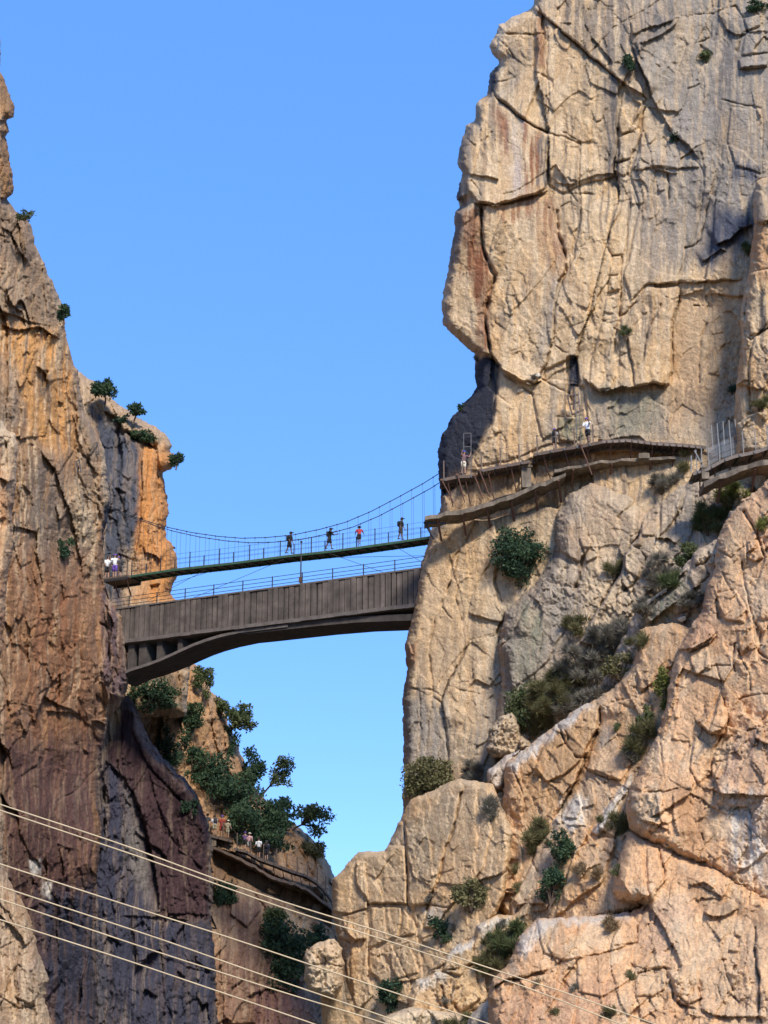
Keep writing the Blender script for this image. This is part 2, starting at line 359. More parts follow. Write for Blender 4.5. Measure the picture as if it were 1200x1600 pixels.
# ------------------------------------------------------------------ the rock, traced
# right wall of the gorge
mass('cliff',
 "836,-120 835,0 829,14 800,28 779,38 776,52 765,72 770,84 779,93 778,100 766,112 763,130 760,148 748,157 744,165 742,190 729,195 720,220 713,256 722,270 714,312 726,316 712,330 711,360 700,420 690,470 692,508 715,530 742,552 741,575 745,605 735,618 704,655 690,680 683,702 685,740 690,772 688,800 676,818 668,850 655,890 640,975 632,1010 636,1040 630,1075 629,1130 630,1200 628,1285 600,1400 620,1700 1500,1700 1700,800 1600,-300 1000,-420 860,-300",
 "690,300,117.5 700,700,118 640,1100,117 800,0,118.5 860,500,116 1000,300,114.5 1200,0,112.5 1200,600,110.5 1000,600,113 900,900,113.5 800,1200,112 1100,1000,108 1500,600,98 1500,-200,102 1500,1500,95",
 "tall tan limestone cliff with grey streaks on the right of the gorge",
 feats=[
  # big diagonal ledge and its partners
  ('ledge', "838,4 850,25 880,50 920,85 950,112 975,131 1005,150 1018,160", .9, 90),
  ('crack', "838,4 850,25 880,50 920,85 950,112 975,131", 2.0, .5),
  ('ledge', "990,80 1000,105 1012,130 1020,155 1040,188 1052,210 1075,226 1098,254", .9, 40),
  ('ledge', "772,147 790,165 812,182 835,195 857,208", 1.1, 40),
  ('crack', "772,147 790,165 812,182 835,195 857,208 880,214 907,226", 1.8, .5),
  # left block column above the overhang
  ('slab', "745,165 772,150 812,183 857,209 852,280 850,292 832,303 802,312 775,320 748,317 730,300 716,262 722,220 742,192", 1.5, 6, (.004, -.002)),
  ('ledge', "738,318 775,322 802,314 832,305 857,294", 1.2, 22),
  ('slab', "779,50 805,30 848,26 846,120 820,185 795,165 772,146 780,100", .9, 10, (.004, 0)),
  ('crack', "770,52 800,54 830,54 850,53", 1.6, .5), ('crack', "780,60 795,75 803,88", 1.4, .4), ('crack', "772,130 790,124 806,116", 1.3, .3),
  ('ledge', "836,30 842,80 838,115 848,160 856,200 857,290", .9, 60),
  ('slab', "830,12 852,26 853,60 840,75 836,110 832,60", -.9, 4),
  ('crack', "838,115 850,120 862,128 860,145 850,150 858,165 850,185", 2.4, .5),
  ('crack', "768,207 752,225 745,250 738,275 733,285", 1.2, .35), ('crack', "734,282 745,295 752,308", 1.2, .35),
  # pillar right of that block
  ('slab', "857,30 900,70 965,125 965,205 962,275 930,283 880,300 858,290 853,210 856,120", .5, 8, (.002, 0)),
  ('crack', "907,222 907,250 906,290 907,330 901,360 894,395 900,400 885,424", 1.5, .5),
  ('crack', "856,286 880,300 925,305", 1.6, .4), ('ledge', "862,285 900,288 935,272 965,270", .3, 20),
  ('crack', "932,125 931,180 924,215", 1.0, .25), ('crack', "880,207 905,222", 1.3, .3),
  # big pale slabs under the overhang
  ('slab', "756,322 800,318 855,302 866,340 870,372 884,400 884,424 874,440 868,480 862,525 850,570 836,598 815,595 785,580 768,555 764,520 758,490 772,432 757,405 752,370", 1.5, 7, (-.003, .001)),
  ('slab', "712,330 740,318 752,325 754,400 773,432 758,490 763,530 765,555 744,551 716,530 693,508 690,470 702,415", .9, 5, (.010, .002)),
  ('crack', "755,330 752,370 757,405 773,432 760,490 765,545", 2.6, 1.3),
  ('crack', "870,330 868,365 884,395 884,424 874,440", 3, .9), ('crack', "800,548 815,545 824,535 828,515", 1.1, .3),
  ('crack', "790,438 805,437", 1.2, .3),
  ('slab', "884,425 900,398 908,330 962,285 968,330 950,370 942,410 925,475 905,540 903,560 880,565 850,575 864,520 870,470", .9, 7, (.002, 0)),
  ('ledge', "968,210 962,245 968,300 958,350 946,385 940,415 926,470 908,525 902,560", 1.0, 60),
  ('crack', "968,200 966,250 967,300", 2.2, .9),
  ('crack', "864,515 890,510 915,500", 1.0, .25), ('crack', "868,540 880,550 888,552", 1.2, .35),
  # dark water-stained flank, set back
  ('slab', "744,556 768,562 778,570 779,600 771,650 752,690 738,712 715,760 690,774 684,740 683,700 704,655 738,616", -1.6, 10, (.014, 0)),
  ('slab', "779,572 800,585 835,600 860,590 900,600 905,690 850,700 790,722 748,728 740,715 760,690 772,655", .6, 8, (0, -.004)),
  ('crack', "768,562 790,590 812,602 830,615", 2.2, .8), ('ledge', "775,572 800,592 830,602 850,590", .7, 20),
  ('crack', "846,590 870,605 890,620 905,640", 1.5, .4), ('slab', "844,590 868,604 890,618 896,650 880,670 850,690 835,650 830,612", .6, 8),
  ('slab', "886,560 902,558 904,600 896,612 890,640 884,640", -1.1, 3), ('slab', "890,600 912,606 918,660 905,690 892,680 884,640", -.8, 5),
  ('slab', "870,652 908,648 912,680 900,692 875,690", .5, 5),
  # fractured tower and right-hand face
  ('ledge', "985,30 987,65 1000,105 1020,150", .5, 30), ('crack', "985,28 988,70 1000,105 1018,150", 1.6, .5),
  ('slab', "978,136 990,122 1000,135 1003,148 1010,158 1000,165 985,152", .8, 4), ('slab', "972,140 985,150 1005,160 1000,178 985,205 972,208 968,190", .8, 4),
  ('slab', "1000,160 1010,166 1004,180 1000,195 994,205 985,205 992,185", .9, 3),
  ('slab', "966,215 1000,200 996,225 985,250 966,254", .8, 4), ('slab', "966,256 988,250 984,270 975,276 966,272", .5, 3),
  ('crack', "1008,168 1004,200 1010,222", 1.3, .4),
  ('slab', "1008,165 1040,195 1080,235 1100,270 1090,360 1060,445 1010,445 985,470 975,430 990,370 1000,320 985,275 995,240", .45, 8, (-.004, 0)),
  ('ledge', "985,268 1010,265 1035,262 1080,262 1100,262", .3, 25), ('crack', "985,268 1010,265 1022,262 1035,260 1062,263 1088,262", 1.2, .35),
  ('crack', "1043,272 1046,300 1045,312", 1.8, .6), ('crack', "1106,320 1102,350 1098,370 1088,382 1072,388", 1.6, .45),
  ('ledge', "1068,390 1088,384 1098,374 1104,345 1107,320", -.4, 25),
  ('crack', "1072,388 1068,415 1058,435", 1.5, .4),
  ('ledge', "1010,446 1045,442 1080,440 1115,440 1160,437", .55, 30), ('crack', "1010,446 1045,442 1080,438 1115,443 1160,437", 1.3, .35),
  ('slab', "965,560 985,300 1000,330 990,370 972,430 970,495 985,480 975,510 958,530", .3, 5),
  ('slab', "960,320 985,310 980,370 972,400 955,400 948,385", .5, 5), ('slab', "955,400 970,398 970,450 950,455", .45, 4), ('slab', "948,462 968,456 968,500 950,505 942,500", .5, 4),
  ('crack', "970,398 972,430 969,470 969,494 975,490 995,472", 1.9, .7), ('crack', "954,400 972,397", 1.4, .4), ('crack', "952,430 968,427", 1.4, .4),
  ('slab', "940,505 970,497 962,515 960,550 965,585 958,605 935,610 920,595 925,560", .6, 6),
  ('slab', "962,515 980,490 1010,450 1062,446 1050,500 1049,560 1046,602 1020,597 992,605 985,560 980,530", .8, 5, (-.003, 0)),
  ('ledge', "908,588 935,612 950,610 975,602 995,606 1020,598 1046,604", 1.3, 40),
  ('ledge', "1066,446 1062,465 1052,500 1049,530 1050,560 1046,604", -.7, 40), ('crack', "1066,446 1062,470 1052,500 1050,560 1046,604", 1.8, .6),
  ('crack', "980,532 985,560 990,600", 1.3, .4), ('crack', "960,515 959,550 958,568", 1.3, .4),
  ('crack', "1032,476 1022,500 1012,525 1008,555 1000,568 988,578", 1.7, .5), ('ledge', "1030,478 1012,525 1007,560 988,580", .35, 14),
  ('crack', "1105,505 1098,525 1092,560 1090,580 1093,598", 1.7, .5), ('crack', "968,557 981,552", 1.2, .35),
  ('crack', "1086,478 1100,478 1103,462", 1.6, .45),
  ('ledge', "1118,385 1140,372 1158,358 1178,350", 1.0, 26), ('ledge', "1095,410 1110,400 1125,390 1135,395", .6, 12),
  # top right blocks
  ('crack', "920,85 962,40 985,28 1015,12 1030,0", 1.4, .4), ('ledge', "985,56 1010,45 1032,40 1060,28", .5, 20), ('ledge', "995,70 1020,60 1050,45 1062,32", .5, 20),
  ('crack', "1058,30 1085,26 1113,22", 1.6, .45), ('crack', "1113,0 1112,30 1112,58 1090,66", 1.5, .4),
  ('crack', "1113,22 1150,10 1160,25 1168,48 1185,40 1200,30", 1.8, .5), ('ledge', "1155,108 1175,102 1200,100", .6, 14), ('crack', "1152,80 1160,50 1168,48", 2.0, .6),
  ('slab', "1162,28 1185,22 1190,38 1172,50 1164,44", .7, 4), ('slab', "1165,50 1200,38 1200,80 1160,85", .5, 5), ('slab', "1155,92 1200,80 1200,103 1155,108", .6, 4),
  ('crack', "1125,155 1150,162 1190,168", 1.4, .4), ('slab', "1140,168 1190,170 1190,270 1150,260 1138,220", .5, 10), ('crack', "1052,185 1068,165 1075,140 1095,130", 1.3, .35),
  ('slab', "1095,70 1115,85 1105,100 1095,95", -.5, 4),
  # recess between and under the walkways
  ('slab', "690,762 750,745 810,735 838,722 870,715 925,705 1060,702 1062,712 980,716 905,732 860,752 800,772 745,790 705,800", -2.9, 6),
  ('slab', "700,806 760,792 815,775 885,745 925,735 930,790 905,800 860,790 815,800 770,812 700,812", -2.6, 8),
  ('slab', "812,735 832,733 834,762 810,770", 1.5, 3),
  ('slab', "865,760 905,752 912,790 905,812 875,800", 1.2, 5), ('slab', "930,730 975,725 985,790 940,810 922,770", .8, 6), ('slab', "930,800 985,790 975,830 925,850 905,830", .8, 7),
  # lower pillar
  ('slab', "676,822 700,812 770,812 782,850 770,910 786,960 774,992 735,1002 718,1036 704,1062 690,1092 697,1140 700,1230 640,1260 626,1190 628,1080 640,980 655,900", .8, 9, (.004, 0)),
  ('crack', "745,815 728,845 706,875 701,912 688,940 676,968 672,1010 673,1050 676,1090 690,1098", 1.7, .6),
  ('crack', "719,860 708,893 692,935 688,945 705,965", 1.4, .45), ('crack', "715,905 712,935 722,965 725,985", 1.3, .4),
  ('crack', "628,1075 655,1077 672,1079 695,1091", 1.4, .4), ('crack', "676,1090 668,1130 665,1180", 1.2, .4), ('crack', "655,1080 658,1130 655,1170", 1.2, .35),
  ('ledge', "774,992 735,1002 720,1034 704,1062 690,1095 697,1142", .9, 26),
  ('slab', "735,1000 776,990 790,1060 770,1150 745,1240 705,1235 697,1140 690,1095 718,1036", .8, 8),
  ('crack', "700,1070 730,1078 752,1085", 1.0, .3),
  ('crack', "785,825 782,870 772,910 784,940 786,965 776,992", 1.8, .7),
  ('slab', "632,1010 640,1000 648,1020 640,1042 634,1040", .5, 3),
  ('slab', "720,1210 765,1195 800,1240 790,1300 720,1290", .5, 8),
 ],
 cols=[
  ("985,-60 1300,-60 1300,300 1180,420 1090,400 1050,250 1000,130 975,60", GREY, .75, 60, .55),
  ("1085,40 1150,30 1180,160 1130,330 1060,380 1050,250", GREY, .5, 40, .6), ("1120,320 1178,340 1165,380 1110,420 1085,400", BLUE, .85, 16, .2), ("1150,255 1190,260 1185,285 1140,280", BLUE, .7, 10),
  ("1120,30 1165,30 1160,110 1140,250 1115,220", DGREY, .5, 14, .7), ("985,20 1060,0 1065,40 1000,90", DGREY, .6, 16, .5),
  ("860,-40 990,-40 985,120 960,110 880,50", DGREY, .5, 16, .75), ("940,110 968,130 966,290 944,282", DGREY, .75, 8, .3), ("900,75 935,90 930,205 910,170", DGREY, .35, 10, .8),
  ("1005,60 1060,50 1050,160 1025,150", GREY, .75, 14, .4), ("985,225 1105,240 1100,400 1010,440 985,330", GREY, .6, 24, .5), ("1065,260 1120,300 1100,370", DGREY, .4, 16, .6),
  ("775,170 850,205 846,300 800,300", RUST, .62, 12, .85), ("845,215 857,215 856,292 838,292", DGREY, .7, 5, .6), ("716,215 740,195 744,165 752,170 730,280 714,258", DGREY, .55, 8, .4),
  ("795,180 815,190 820,300 798,305", WHITE, .4, 8, .4), ("840,5 855,28 850,110 838,100", RUST, .5, 6, .6), ("800,60 830,75 812,140 790,160", DGREY, .4, 10, .6),
  ("738,322 755,325 752,380 772,432 760,500 764,552 748,548 745,470 730,420", RUST, .75, 6, .35), ("712,330 752,325 750,430 712,440", RUST, .45, 18, .8),
  ("826,310 862,312 882,395 880,432 866,430 845,380", RUST, .5, 14, .55), ("756,320 850,306 845,340 762,350", RUST, .5, 8, .85),
  ("862,425 880,440 864,510 845,575 830,560 850,480", GREY, .6, 12, .3), ("712,320 724,318 716,400 700,440 706,370", DGREY, .6, 5, .3),
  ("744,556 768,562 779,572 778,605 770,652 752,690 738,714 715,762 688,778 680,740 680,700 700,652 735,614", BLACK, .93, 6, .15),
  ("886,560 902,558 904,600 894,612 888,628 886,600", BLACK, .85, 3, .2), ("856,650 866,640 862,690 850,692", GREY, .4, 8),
  ("930,605 1045,608 1050,690 930,690", GREY, .6, 16, .3), ("940,610 1030,612 1020,680 960,680", GREEN, .4, 16, .3), ("870,652 908,648 912,690 875,690", GREEN, .5, 6, .2),
  ("1060,600 1150,620 1150,690 1050,690", GREY, .45, 22, .5), ("1046,450 1170,440 1150,640 1050,660", (.42, .27, .15), .5, 26, .3),
  ("755,120 770,110 780,95 778,140 764,150", BLACK, .8, 5, .2), ("714,268 724,275 722,316 712,314", BLACK, .7, 3, .2),
  ("650,1085 700,1100 710,1240 625,1250 625,1090", GREY, .75, 22, .3), ("655,890 690,850 740,990 700,1080 640,1060", (.44, .29, .16), .45, 26, .3),
  ("780,930 880,900 860,1100 760,1250 730,1180", GREY, .6, 30, .3), ("780,960 870,930 850,1060 780,1100", GREEN, .45, 22, .3), ("630,1005 650,1000 648,1042 632,1042", RUST, .5, 5),
  ("690,740 840,720 920,705 920,800 700,812", BROWN, .35, 10, .5), ("620,1230 800,1180 1100,1250 1100,1700 560,1700", (.42, .27, .15), .5, 30, .3),
 ], base=TAN, rnd=(4, 15), jag=3.0, block=(1.35, 1.4), rough=.35, grey=.16, orange=.22, streak=.42, pale=.45, relief=.66, seed=1, back=30)

mass('rock_pillar',
 "1181,285 1192,279 1225,276 1500,240 1600,760 1152,712 1146,660 1148,620 1154,580 1159,520 1155,500 1161,470 1171,420 1177,350 1174,318",
 "1160,300,106 1160,690,104 1400,500,98", "pale rounded rock pillar at the right edge beside the cliff",
 feats=[('crack', "1172,345 1190,350 1200,347", 1.8, .6), ('ledge', "1172,346 1190,352 1210,346", .7, 24), ('crack', "1170,440 1165,475 1162,520 1172,530 1180,522 1200,510", 1.5, .5),
  ('slab', "1172,430 1200,420 1200,500 1184,520 1168,522 1164,480", .5, 5), ('slab', "1176,525 1200,512 1215,640 1195,660 1172,640 1172,580", .6, 6), ('slab', "1158,510 1170,520 1168,545 1158,545", .5, 4),
  ('crack', "1176,525 1172,580 1172,640", 1.6, .5), ('ledge', "1146,665 1170,650 1195,645", -.6, 16), ('slab', "1150,662 1195,640 1215,700 1155,706", .9, 10)],
 cols=[("1184,284 1210,280 1210,340 1184,345", GREY, .6, 14, .3), ("1172,350 1200,348 1200,440 1174,430", (.46, .25, .12), .6, 10, .3), ("1186,455 1196,455 1194,520 1186,520", BLACK, .7, 3, .2)],
 base=TAN, rnd=(2.5, 18), jag=2.5, block=(.7, .8), rough=.55, orange=.4, grey=.25, seed=2, back=12)

mass('rock_ridge',
 "868,806 885,770 925,752 985,775 1010,800 1060,760 1110,740 1180,760 1170,900 1100,1000 960,1110 880,1180 790,1200 770,1150 782,1060 778,1010 790,955 822,925 838,910 866,860",
 "870,820,112 800,980,111.5 1000,900,107 1100,800,106 900,1120,108", "greyish slab of rock below the walkway, broken by diagonal cracks",
 feats=[('crack', "866,868 852,908 820,955 800,996 786,1010", 1.8, .6), ('ledge', "860,880 850,908 822,952 800,990", .6, 26), ('crack', "910,872 907,905 900,925", 2.6, .9),
  ('slab', "868,810 905,800 925,850 905,880 880,865 866,850", .8, 7), ('slab', "905,840 930,838 935,870 915,880", .6, 6), ('slab', "840,910 866,868 908,890 900,950 860,1030 800,1080 790,1010 820,955", .4, 10),
  ('ledge', "1012,800 1000,835 975,866 968,897 940,945 905,1000 850,1056 800,1100", 1.8, 44), ('crack', "1000,835 976,866 968,897 938,948", 2.2, .8),
  ('slab', "1004,830 1060,765 1105,772 1075,850 1030,900 985,960 940,1010 905,1000 940,945 970,897 978,866", .9, 8, (-.004, .002)),
  ('slab', "1030,770 1072,762 1050,820 1035,840 1030,800", .7, 5), ('crack', "1076,762 1062,800 1045,825 1033,840", 2.0, .7), ('slab', "1012,798 1028,795 1028,815 1012,816", .7, 5), ('slab', "1003,815 1030,815 1026,838 1004,836", .6, 5),
  ('slab', "985,838 1003,832 1004,850 988,852", .6, 4), ('slab', "978,865 1002,888 994,905 975,890", .5, 4), ('crack', "1003,888 997,905 985,918 965,930", 1.8, .6), ('crack', "1003,888 1010,870 1000,855", 1.4, .4),
  ('crack', "850,990 838,1040 830,1080", 1.4, .4), ('ledge', "1026,842 1045,840 1060,850", .8, 8)],
 cols=[("780,930 870,900 905,950 860,1060 790,1090", GREY, .6, 22, .3), ("1080,770 1160,770 1130,880 1010,990 960,1000 1040,880", GREY, .65, 26, .4), ("810,940 860,960 830,1060 795,1060", GREEN, .5, 18), ("880,810 925,840 905,890", (.42, .27, .15), .5, 14)],
 base=(.40, .30, .20), rnd=(3.5, 26), jag=4, block=(.75, .7), slant=.55, rough=.7, grey=.45, orange=.2, seed=3, back=8)

mass('rock_ridge',
 "1122,840 1140,800 1240,760 1300,1100 1000,1120 900,1130 960,1020 995,952 1048,912 1072,880 1085,862",
 "1100,860,99 960,1020,104 1200,1000,97", "grey weathered ledges in the gully behind the orange buttress",
 feats=[('slab', "1085,866 1120,840 1118,920 1090,935 1076,900", .9, 6), ('crack', "1088,882 1100,882 1112,870", 2, .6), ('crack', "1102,885 1108,900 1090,915", 2, .6), ('ledge', "995,958 1040,925 1075,885", .8, 20), ('ledge', "1005,975 1045,950 1075,925 1100,910", .9, 16),
  ('slab', "1040,948 1075,925 1095,930 1090,950 1060,960", .7, 5), ('slab', "1058,960 1078,955 1075,970 1062,972", .6, 4), ('crack', "1000,962 1035,935 1060,915", 1.4, .4)],
 cols=[("1000,950 1060,905 1080,900 1060,960 1000,1000", GREEN, .5, 14), ("1085,850 1130,838 1120,890 1085,880", PALE, .6, 12)],
 base=(.36, .28, .21), rnd=(2.5, 16), jag=4, block=(.5, .45), slant=.7, rough=.75, grey=.5, orange=.15, seed=4, back=6)

mass('rock_ridge',
 "1050,972 1075,978 1110,990 1110,1300 1000,1420 880,1460 800,1450 760,1400 757,1320 768,1300 785,1270 787,1200 792,1190 820,1168 860,1138 905,1105 960,1074 992,1033 998,984",
 "1050,980,96 800,1220,100 780,1380,99 1000,1200,94 900,1400,92", "orange brown ridge of jointed rock rising diagonally across the slope",
 feats=[('slab', "790,1192 812,1190 818,1250 815,1280 800,1275 786,1215", .5, 6), ('slab', "866,1132 908,1108 935,1110 934,1135 912,1180 880,1210 855,1225 835,1200 860,1150", .8, 5, (0, .004)),
  ('crack', "870,1132 883,1160 900,1180 912,1182 932,1140", 2.2, .9), ('crack', "883,1160 862,1178 858,1188", 1.5, .5), ('crack', "875,1135 890,1150 884,1162", 1.4, .5),
  ('ledge', "940,1102 935,1140 918,1180 905,1205 892,1235 880,1255 866,1276", -1.2, 30), ('crack', "938,1108 932,1145 914,1184 905,1205 896,1230 884,1250 866,1276", 2.8, 1.2),
  ('slab', "942,1104 990,1090 1020,1100 1005,1170 970,1220 940,1208 915,1200 933,1145", .6, 7), ('ledge', "914,1198 935,1212 970,1220", .5, 18), ('crack', "914,1198 935,1212 965,1219", 1.6, .5),
  ('slab', "998,986 1050,975 1080,1000 1035,1060 1000,1085 992,1040", .5, 10, (-.003, .002)), ('crack', "992,1060 995,1080 1000,1085", 1.5, .4),
  ('crack', "800,1195 810,1225 818,1255", 1.3, .4), ('crack', "832,1200 838,1212 850,1222 880,1225", 1.2, .35), ('crack', "836,1175 842,1184 834,1205 822,1212", 1.4, .4),
  ('slab', "760,1312 790,1290 815,1300 815,1355 800,1390 768,1395 760,1350", .8, 8), ('crack', "762,1350 790,1348 798,1340", 1.3, .4), ('ledge', "765,1395 800,1396 812,1388", .5, 16), ('crack', "770,1398 798,1398", 1.6, .5),
  ('slab', "840,1320 870,1290 900,1282 925,1290 905,1330 880,1380 850,1420 800,1436 796,1412 830,1352", 1.0, 9), ('crack', "838,1330 832,1345 842,1362", 2, .7), ('slab', "880,1250 905,1235 918,1290 890,1290 876,1285", .5, 6),
  ('slab', "898,1330 945,1306 965,1310 952,1350 940,1380 905,1400 880,1425 866,1430 880,1385", 1.0, 8), ('ledge', "905,1372 920,1355 940,1350", .6, 14), ('slab', "924,1300 985,1210 978,1240 935,1305", 1.0, 4), ('slab', "968,1330 1040,1310 1060,1400 1010,1415 975,1410", 1.0, 7)],
 cols=[("790,1195 860,1138 910,1100 930,1100 860,1160 800,1205", WHITE, .7, 6, .2), ("905,1245 918,1290 870,1300 840,1330 835,1380 800,1430 796,1412 835,1340 880,1280", PALE, .75, 8, .3), ("880,1250 918,1245 915,1295 865,1290", WHITE, .6, 8, .3),
  ("925,1302 985,1208 985,1225 940,1305", WHITE, .7, 4, .1), ("860,1150 930,1115 930,1150 880,1250 820,1280 800,1230", (.45, .27, .13), .6, 12, .3), ("936,1130 955,1135 950,1165 935,1165", GREY, .6, 4), ("870,1290 885,1300 850,1390 838,1350", GREY, .5, 8, .7)],
 base=(.60, .36, .185), rnd=(3.0, 14), jag=3.5, block=(.8, .8), slant=.3, rough=.6, grey=.12, orange=.4, streak=.25, seed=5, back=8)

mass('buttress',
 "1132,818 1160,780 1180,770 1205,745 1320,700 1700,800 1700,1700 1215,1440 1200,1424 1150,1390 1105,1362 1062,1341 1030,1322 1000,1312 982,1292 979,1262 984,1238 1000,1196 1026,1150 1041,1098 1050,1042 1066,1002 1094,952 1102,924 1116,885 1122,840",
 "1000,1250,88 1130,830,92 1200,1420,84 1200,1000,87 1600,1200,70", "large pinkish orange buttress of fractured rock in the right foreground",
 feats=[('crack', "1165,800 1180,830 1195,870", 2.6, .9), ('crack', "1120,858 1140,870 1160,855", 1.4, .4), ('crack', "1120,870 1135,905 1145,925", 1.6, .5), ('crack', "1160,880 1168,920 1172,960 1180,975 1190,985 1188,1015 1200,1028", 2.0, .7),
  ('slab', "1165,845 1190,842 1200,870 1180,880 1166,870", .7, 6), ('slab', "1118,930 1150,920 1165,950 1160,975 1130,970 1120,950", .7, 7), ('crack', "1118,940 1122,965 1130,970", 2.2, .7),
  ('ledge', "1058,1018 1085,1012 1110,998 1120,985", .6, 20), ('ledge', "1074,1020 1110,1005 1122,990", .4, 16), ('slab', "1074,1022 1106,1008 1112,1045 1085,1055", .5, 6), ('crack', "1086,1056 1108,1042 1140,1042", 1.3, .4),
  ('crack', "1150,1005 1145,1040 1148,1050", 2.2, .7), ('slab', "1152,990 1175,970 1180,1000 1160,1020", .5, 6), ('crack', "1155,1015 1170,1050 1172,1080", 1.5, .45), ('crack', "1120,1040 1128,1080 1130,1092", 1.3, .4),
  ('slab', "1088,1128 1130,1090 1140,1120 1132,1150 1105,1142", 1.2, 5), ('crack', "1132,1092 1134,1110 1140,1124 1130,1150 1118,1170", 2.4, .9), ('ledge', "1090,1132 1108,1145 1130,1140 1138,1125", .8, 12), ('crack', "1150,1095 1170,1088 1200,1085", 1.8, .5),
  ('crack', "1040,1120 1055,1110 1060,1095", 1.4, .4), ('crack', "1035,1125 1030,1160 1037,1200", 1.3, .4), ('crack', "1085,1140 1080,1165 1068,1185", 1.4, .4), ('slab', "1085,1150 1115,1168 1110,1210 1090,1225 1080,1200", .5, 6),
  ('ledge', "1110,1232 1125,1240 1160,1238 1205,1242", .9, 36), ('ledge', "1110,1232 1112,1200 1120,1175 1145,1150 1200,1130", -.4, 14), ('crack', "984,1232 1010,1238 1035,1238 1056,1232", 1.4, .45),
  ('ledge', "1000,1280 1020,1285 1030,1290 1045,1300", .5, 10), ('slab', "984,1240 1030,1238 1040,1262 1022,1290 1000,1280 985,1270", .5, 7), ('ledge', "1050,1236 1054,1280 1060,1310", .35, 25),
  ('ledge', "985,1296 1030,1322 1062,1340 1105,1362 1150,1391 1200,1425", .8, 30), ('ledge', "1140,1365 1165,1355 1200,1330", .3, 20), ('crack', "1097,1300 1100,1320", 1.4, .4),
  ('crack', "1165,1290 1180,1300 1195,1320", 1.0, .3)],
 cols=[("1050,1235 1110,1225 1100,1330 1060,1330", (.42, .235, .12), .7, 14, .3), ("1130,1240 1200,1235 1200,1390 1140,1350", WHITE, .6, 18, .5), ("1085,1060 1140,1060 1110,1150 1060,1160", (.46, .27, .14), .6, 14, .4), ("1150,1150 1200,1130 1200,1230 1115,1225", (.42, .27, .18), .6, 14, .5),
  ("985,1240 1035,1238 1030,1290 985,1280", (.58, .42, .26), .6, 6, .1), ("1122,840 1150,800 1165,900 1130,930", (.55, .37, .21), .5, 14, .2), ("1100,930 1118,950 1120,1000 1060,1020", (.46, .26, .15), .6, 12, .3)],
 base=PINK, rnd=(2.5, 20), jag=3.5, block=(1.1, 1.0), slant=-.25, rough=.66, grey=.06, orange=.35, streak=.15, pale=.5, seed=6, back=16)

mass('boulder_slope',
 "760,1700 762,1560 769,1532 795,1508 808,1466 838,1437 862,1434 925,1431 987,1424 1010,1414 968,1408 958,1395 960,1360 972,1325 985,1300 1040,1315 1120,1355 1215,1410 1700,1500 1700,1900 760,1900",
 "800,1500,86 1010,1420,86 1000,1330,87 1200,1450,82 1200,1600,79 780,1600,84 1600,1600,66", "pinkish orange wall of blocky rock in the bottom right corner",
 feats=[('ledge', "762,1548 790,1532 830,1524 860,1516", .7, 24), ('crack', "765,1545 800,1530 830,1522 850,1524", 1.6, .5), ('crack', "838,1440 830,1475 812,1505", 1.8, .5), ('crack', "870,1436 860,1470 845,1500", 1.5, .45), ('crack', "905,1432 900,1455 885,1475", 1.4, .4),
  ('crack', "960,1475 975,1474 992,1473", 1.6, .45), ('crack', "1004,1422 997,1450 993,1474", 1.6, .5), ('ledge', "1000,1425 1010,1415 1030,1385 1045,1372", .5, 12), ('ledge', "1098,1425 1120,1432 1140,1428 1155,1418", .7, 22), ('ledge', "1075,1382 1100,1378 1115,1388", .4, 12),
  ('crack', "1000,1522 1020,1514 1040,1512 1060,1515", 2.0, .7), ('ledge', "996,1524 1020,1515 1040,1512", .5, 12), ('crack', "1042,1514 1048,1540 1052,1560 1062,1572 1090,1578", 2.2, .8), ('slab', "1045,1515 1090,1505 1092,1562 1075,1570 1055,1555", .6, 5), ('slab', "992,1535 995,1555 1022,1556 1040,1545 1040,1520 1000,1522", .5, 4),
  ('crack', "1178,1450 1180,1490 1186,1530 1184,1580 1190,1600", 2.0, .7), ('ledge', "1178,1448 1180,1490 1187,1530 1184,1600", .5, 30), ('ledge', "1090,1575 1120,1585 1160,1588 1200,1590", .5, 12), ('crack', "1130,1500 1140,1530 1150,1560", 1.3, .35), ('crack', "1091,1545 1092,1560 1090,1570", 2, .6),
  ('slab', "968,1330 1000,1320 1008,1370 1012,1410 980,1412 966,1395", .8, 6), ('crack', "1030,1325 1040,1360 1035,1380", 1.8, .5), ('slab', "1010,1325 1030,1325 1038,1370 1015,1405", .4, 5), ('crack', "1050,1440 1050,1480 1048,1512", 1.1, .3),
  ('slab', "762,1555 790,1532 860,1525 900,1560 890,1650 770,1650", .5, 12), ('slab', "840,1440 990,1428 992,1472 940,1490 880,1500 850,1490", .5, 8), ('slab', "900,1500 990,1480 985,1530 940,1560 900,1550", .4, 8)],
 cols=[("808,1470 840,1438 985,1424 980,1436 860,1446 815,1500", WHITE, .55, 6, .2), ("995,1420 1060,1390 1090,1420 1050,1500 1000,1470", (.46, .30, .20), .5, 14, .4), ("1090,1440 1200,1440 1200,1600 1090,1600", (.53, .37, .23), .5, 22, .3), ("1050,1360 1200,1430 1200,1450 1100,1420", BROWN, .4, 10, .4), ("1050,1440 1080,1440 1085,1560 1050,1560", PALE, .45, 14, .6), ("765,1560 960,1520 960,1620 765,1620", (.49, .27, .15), .6, 16, .3)],
 base=PINK, rnd=(2.5, 20), jag=3.5, block=(1.1, .95), slant=-.1, rough=.64, grey=.06, orange=.35, streak=.15, pale=.5, seed=7, back=10)

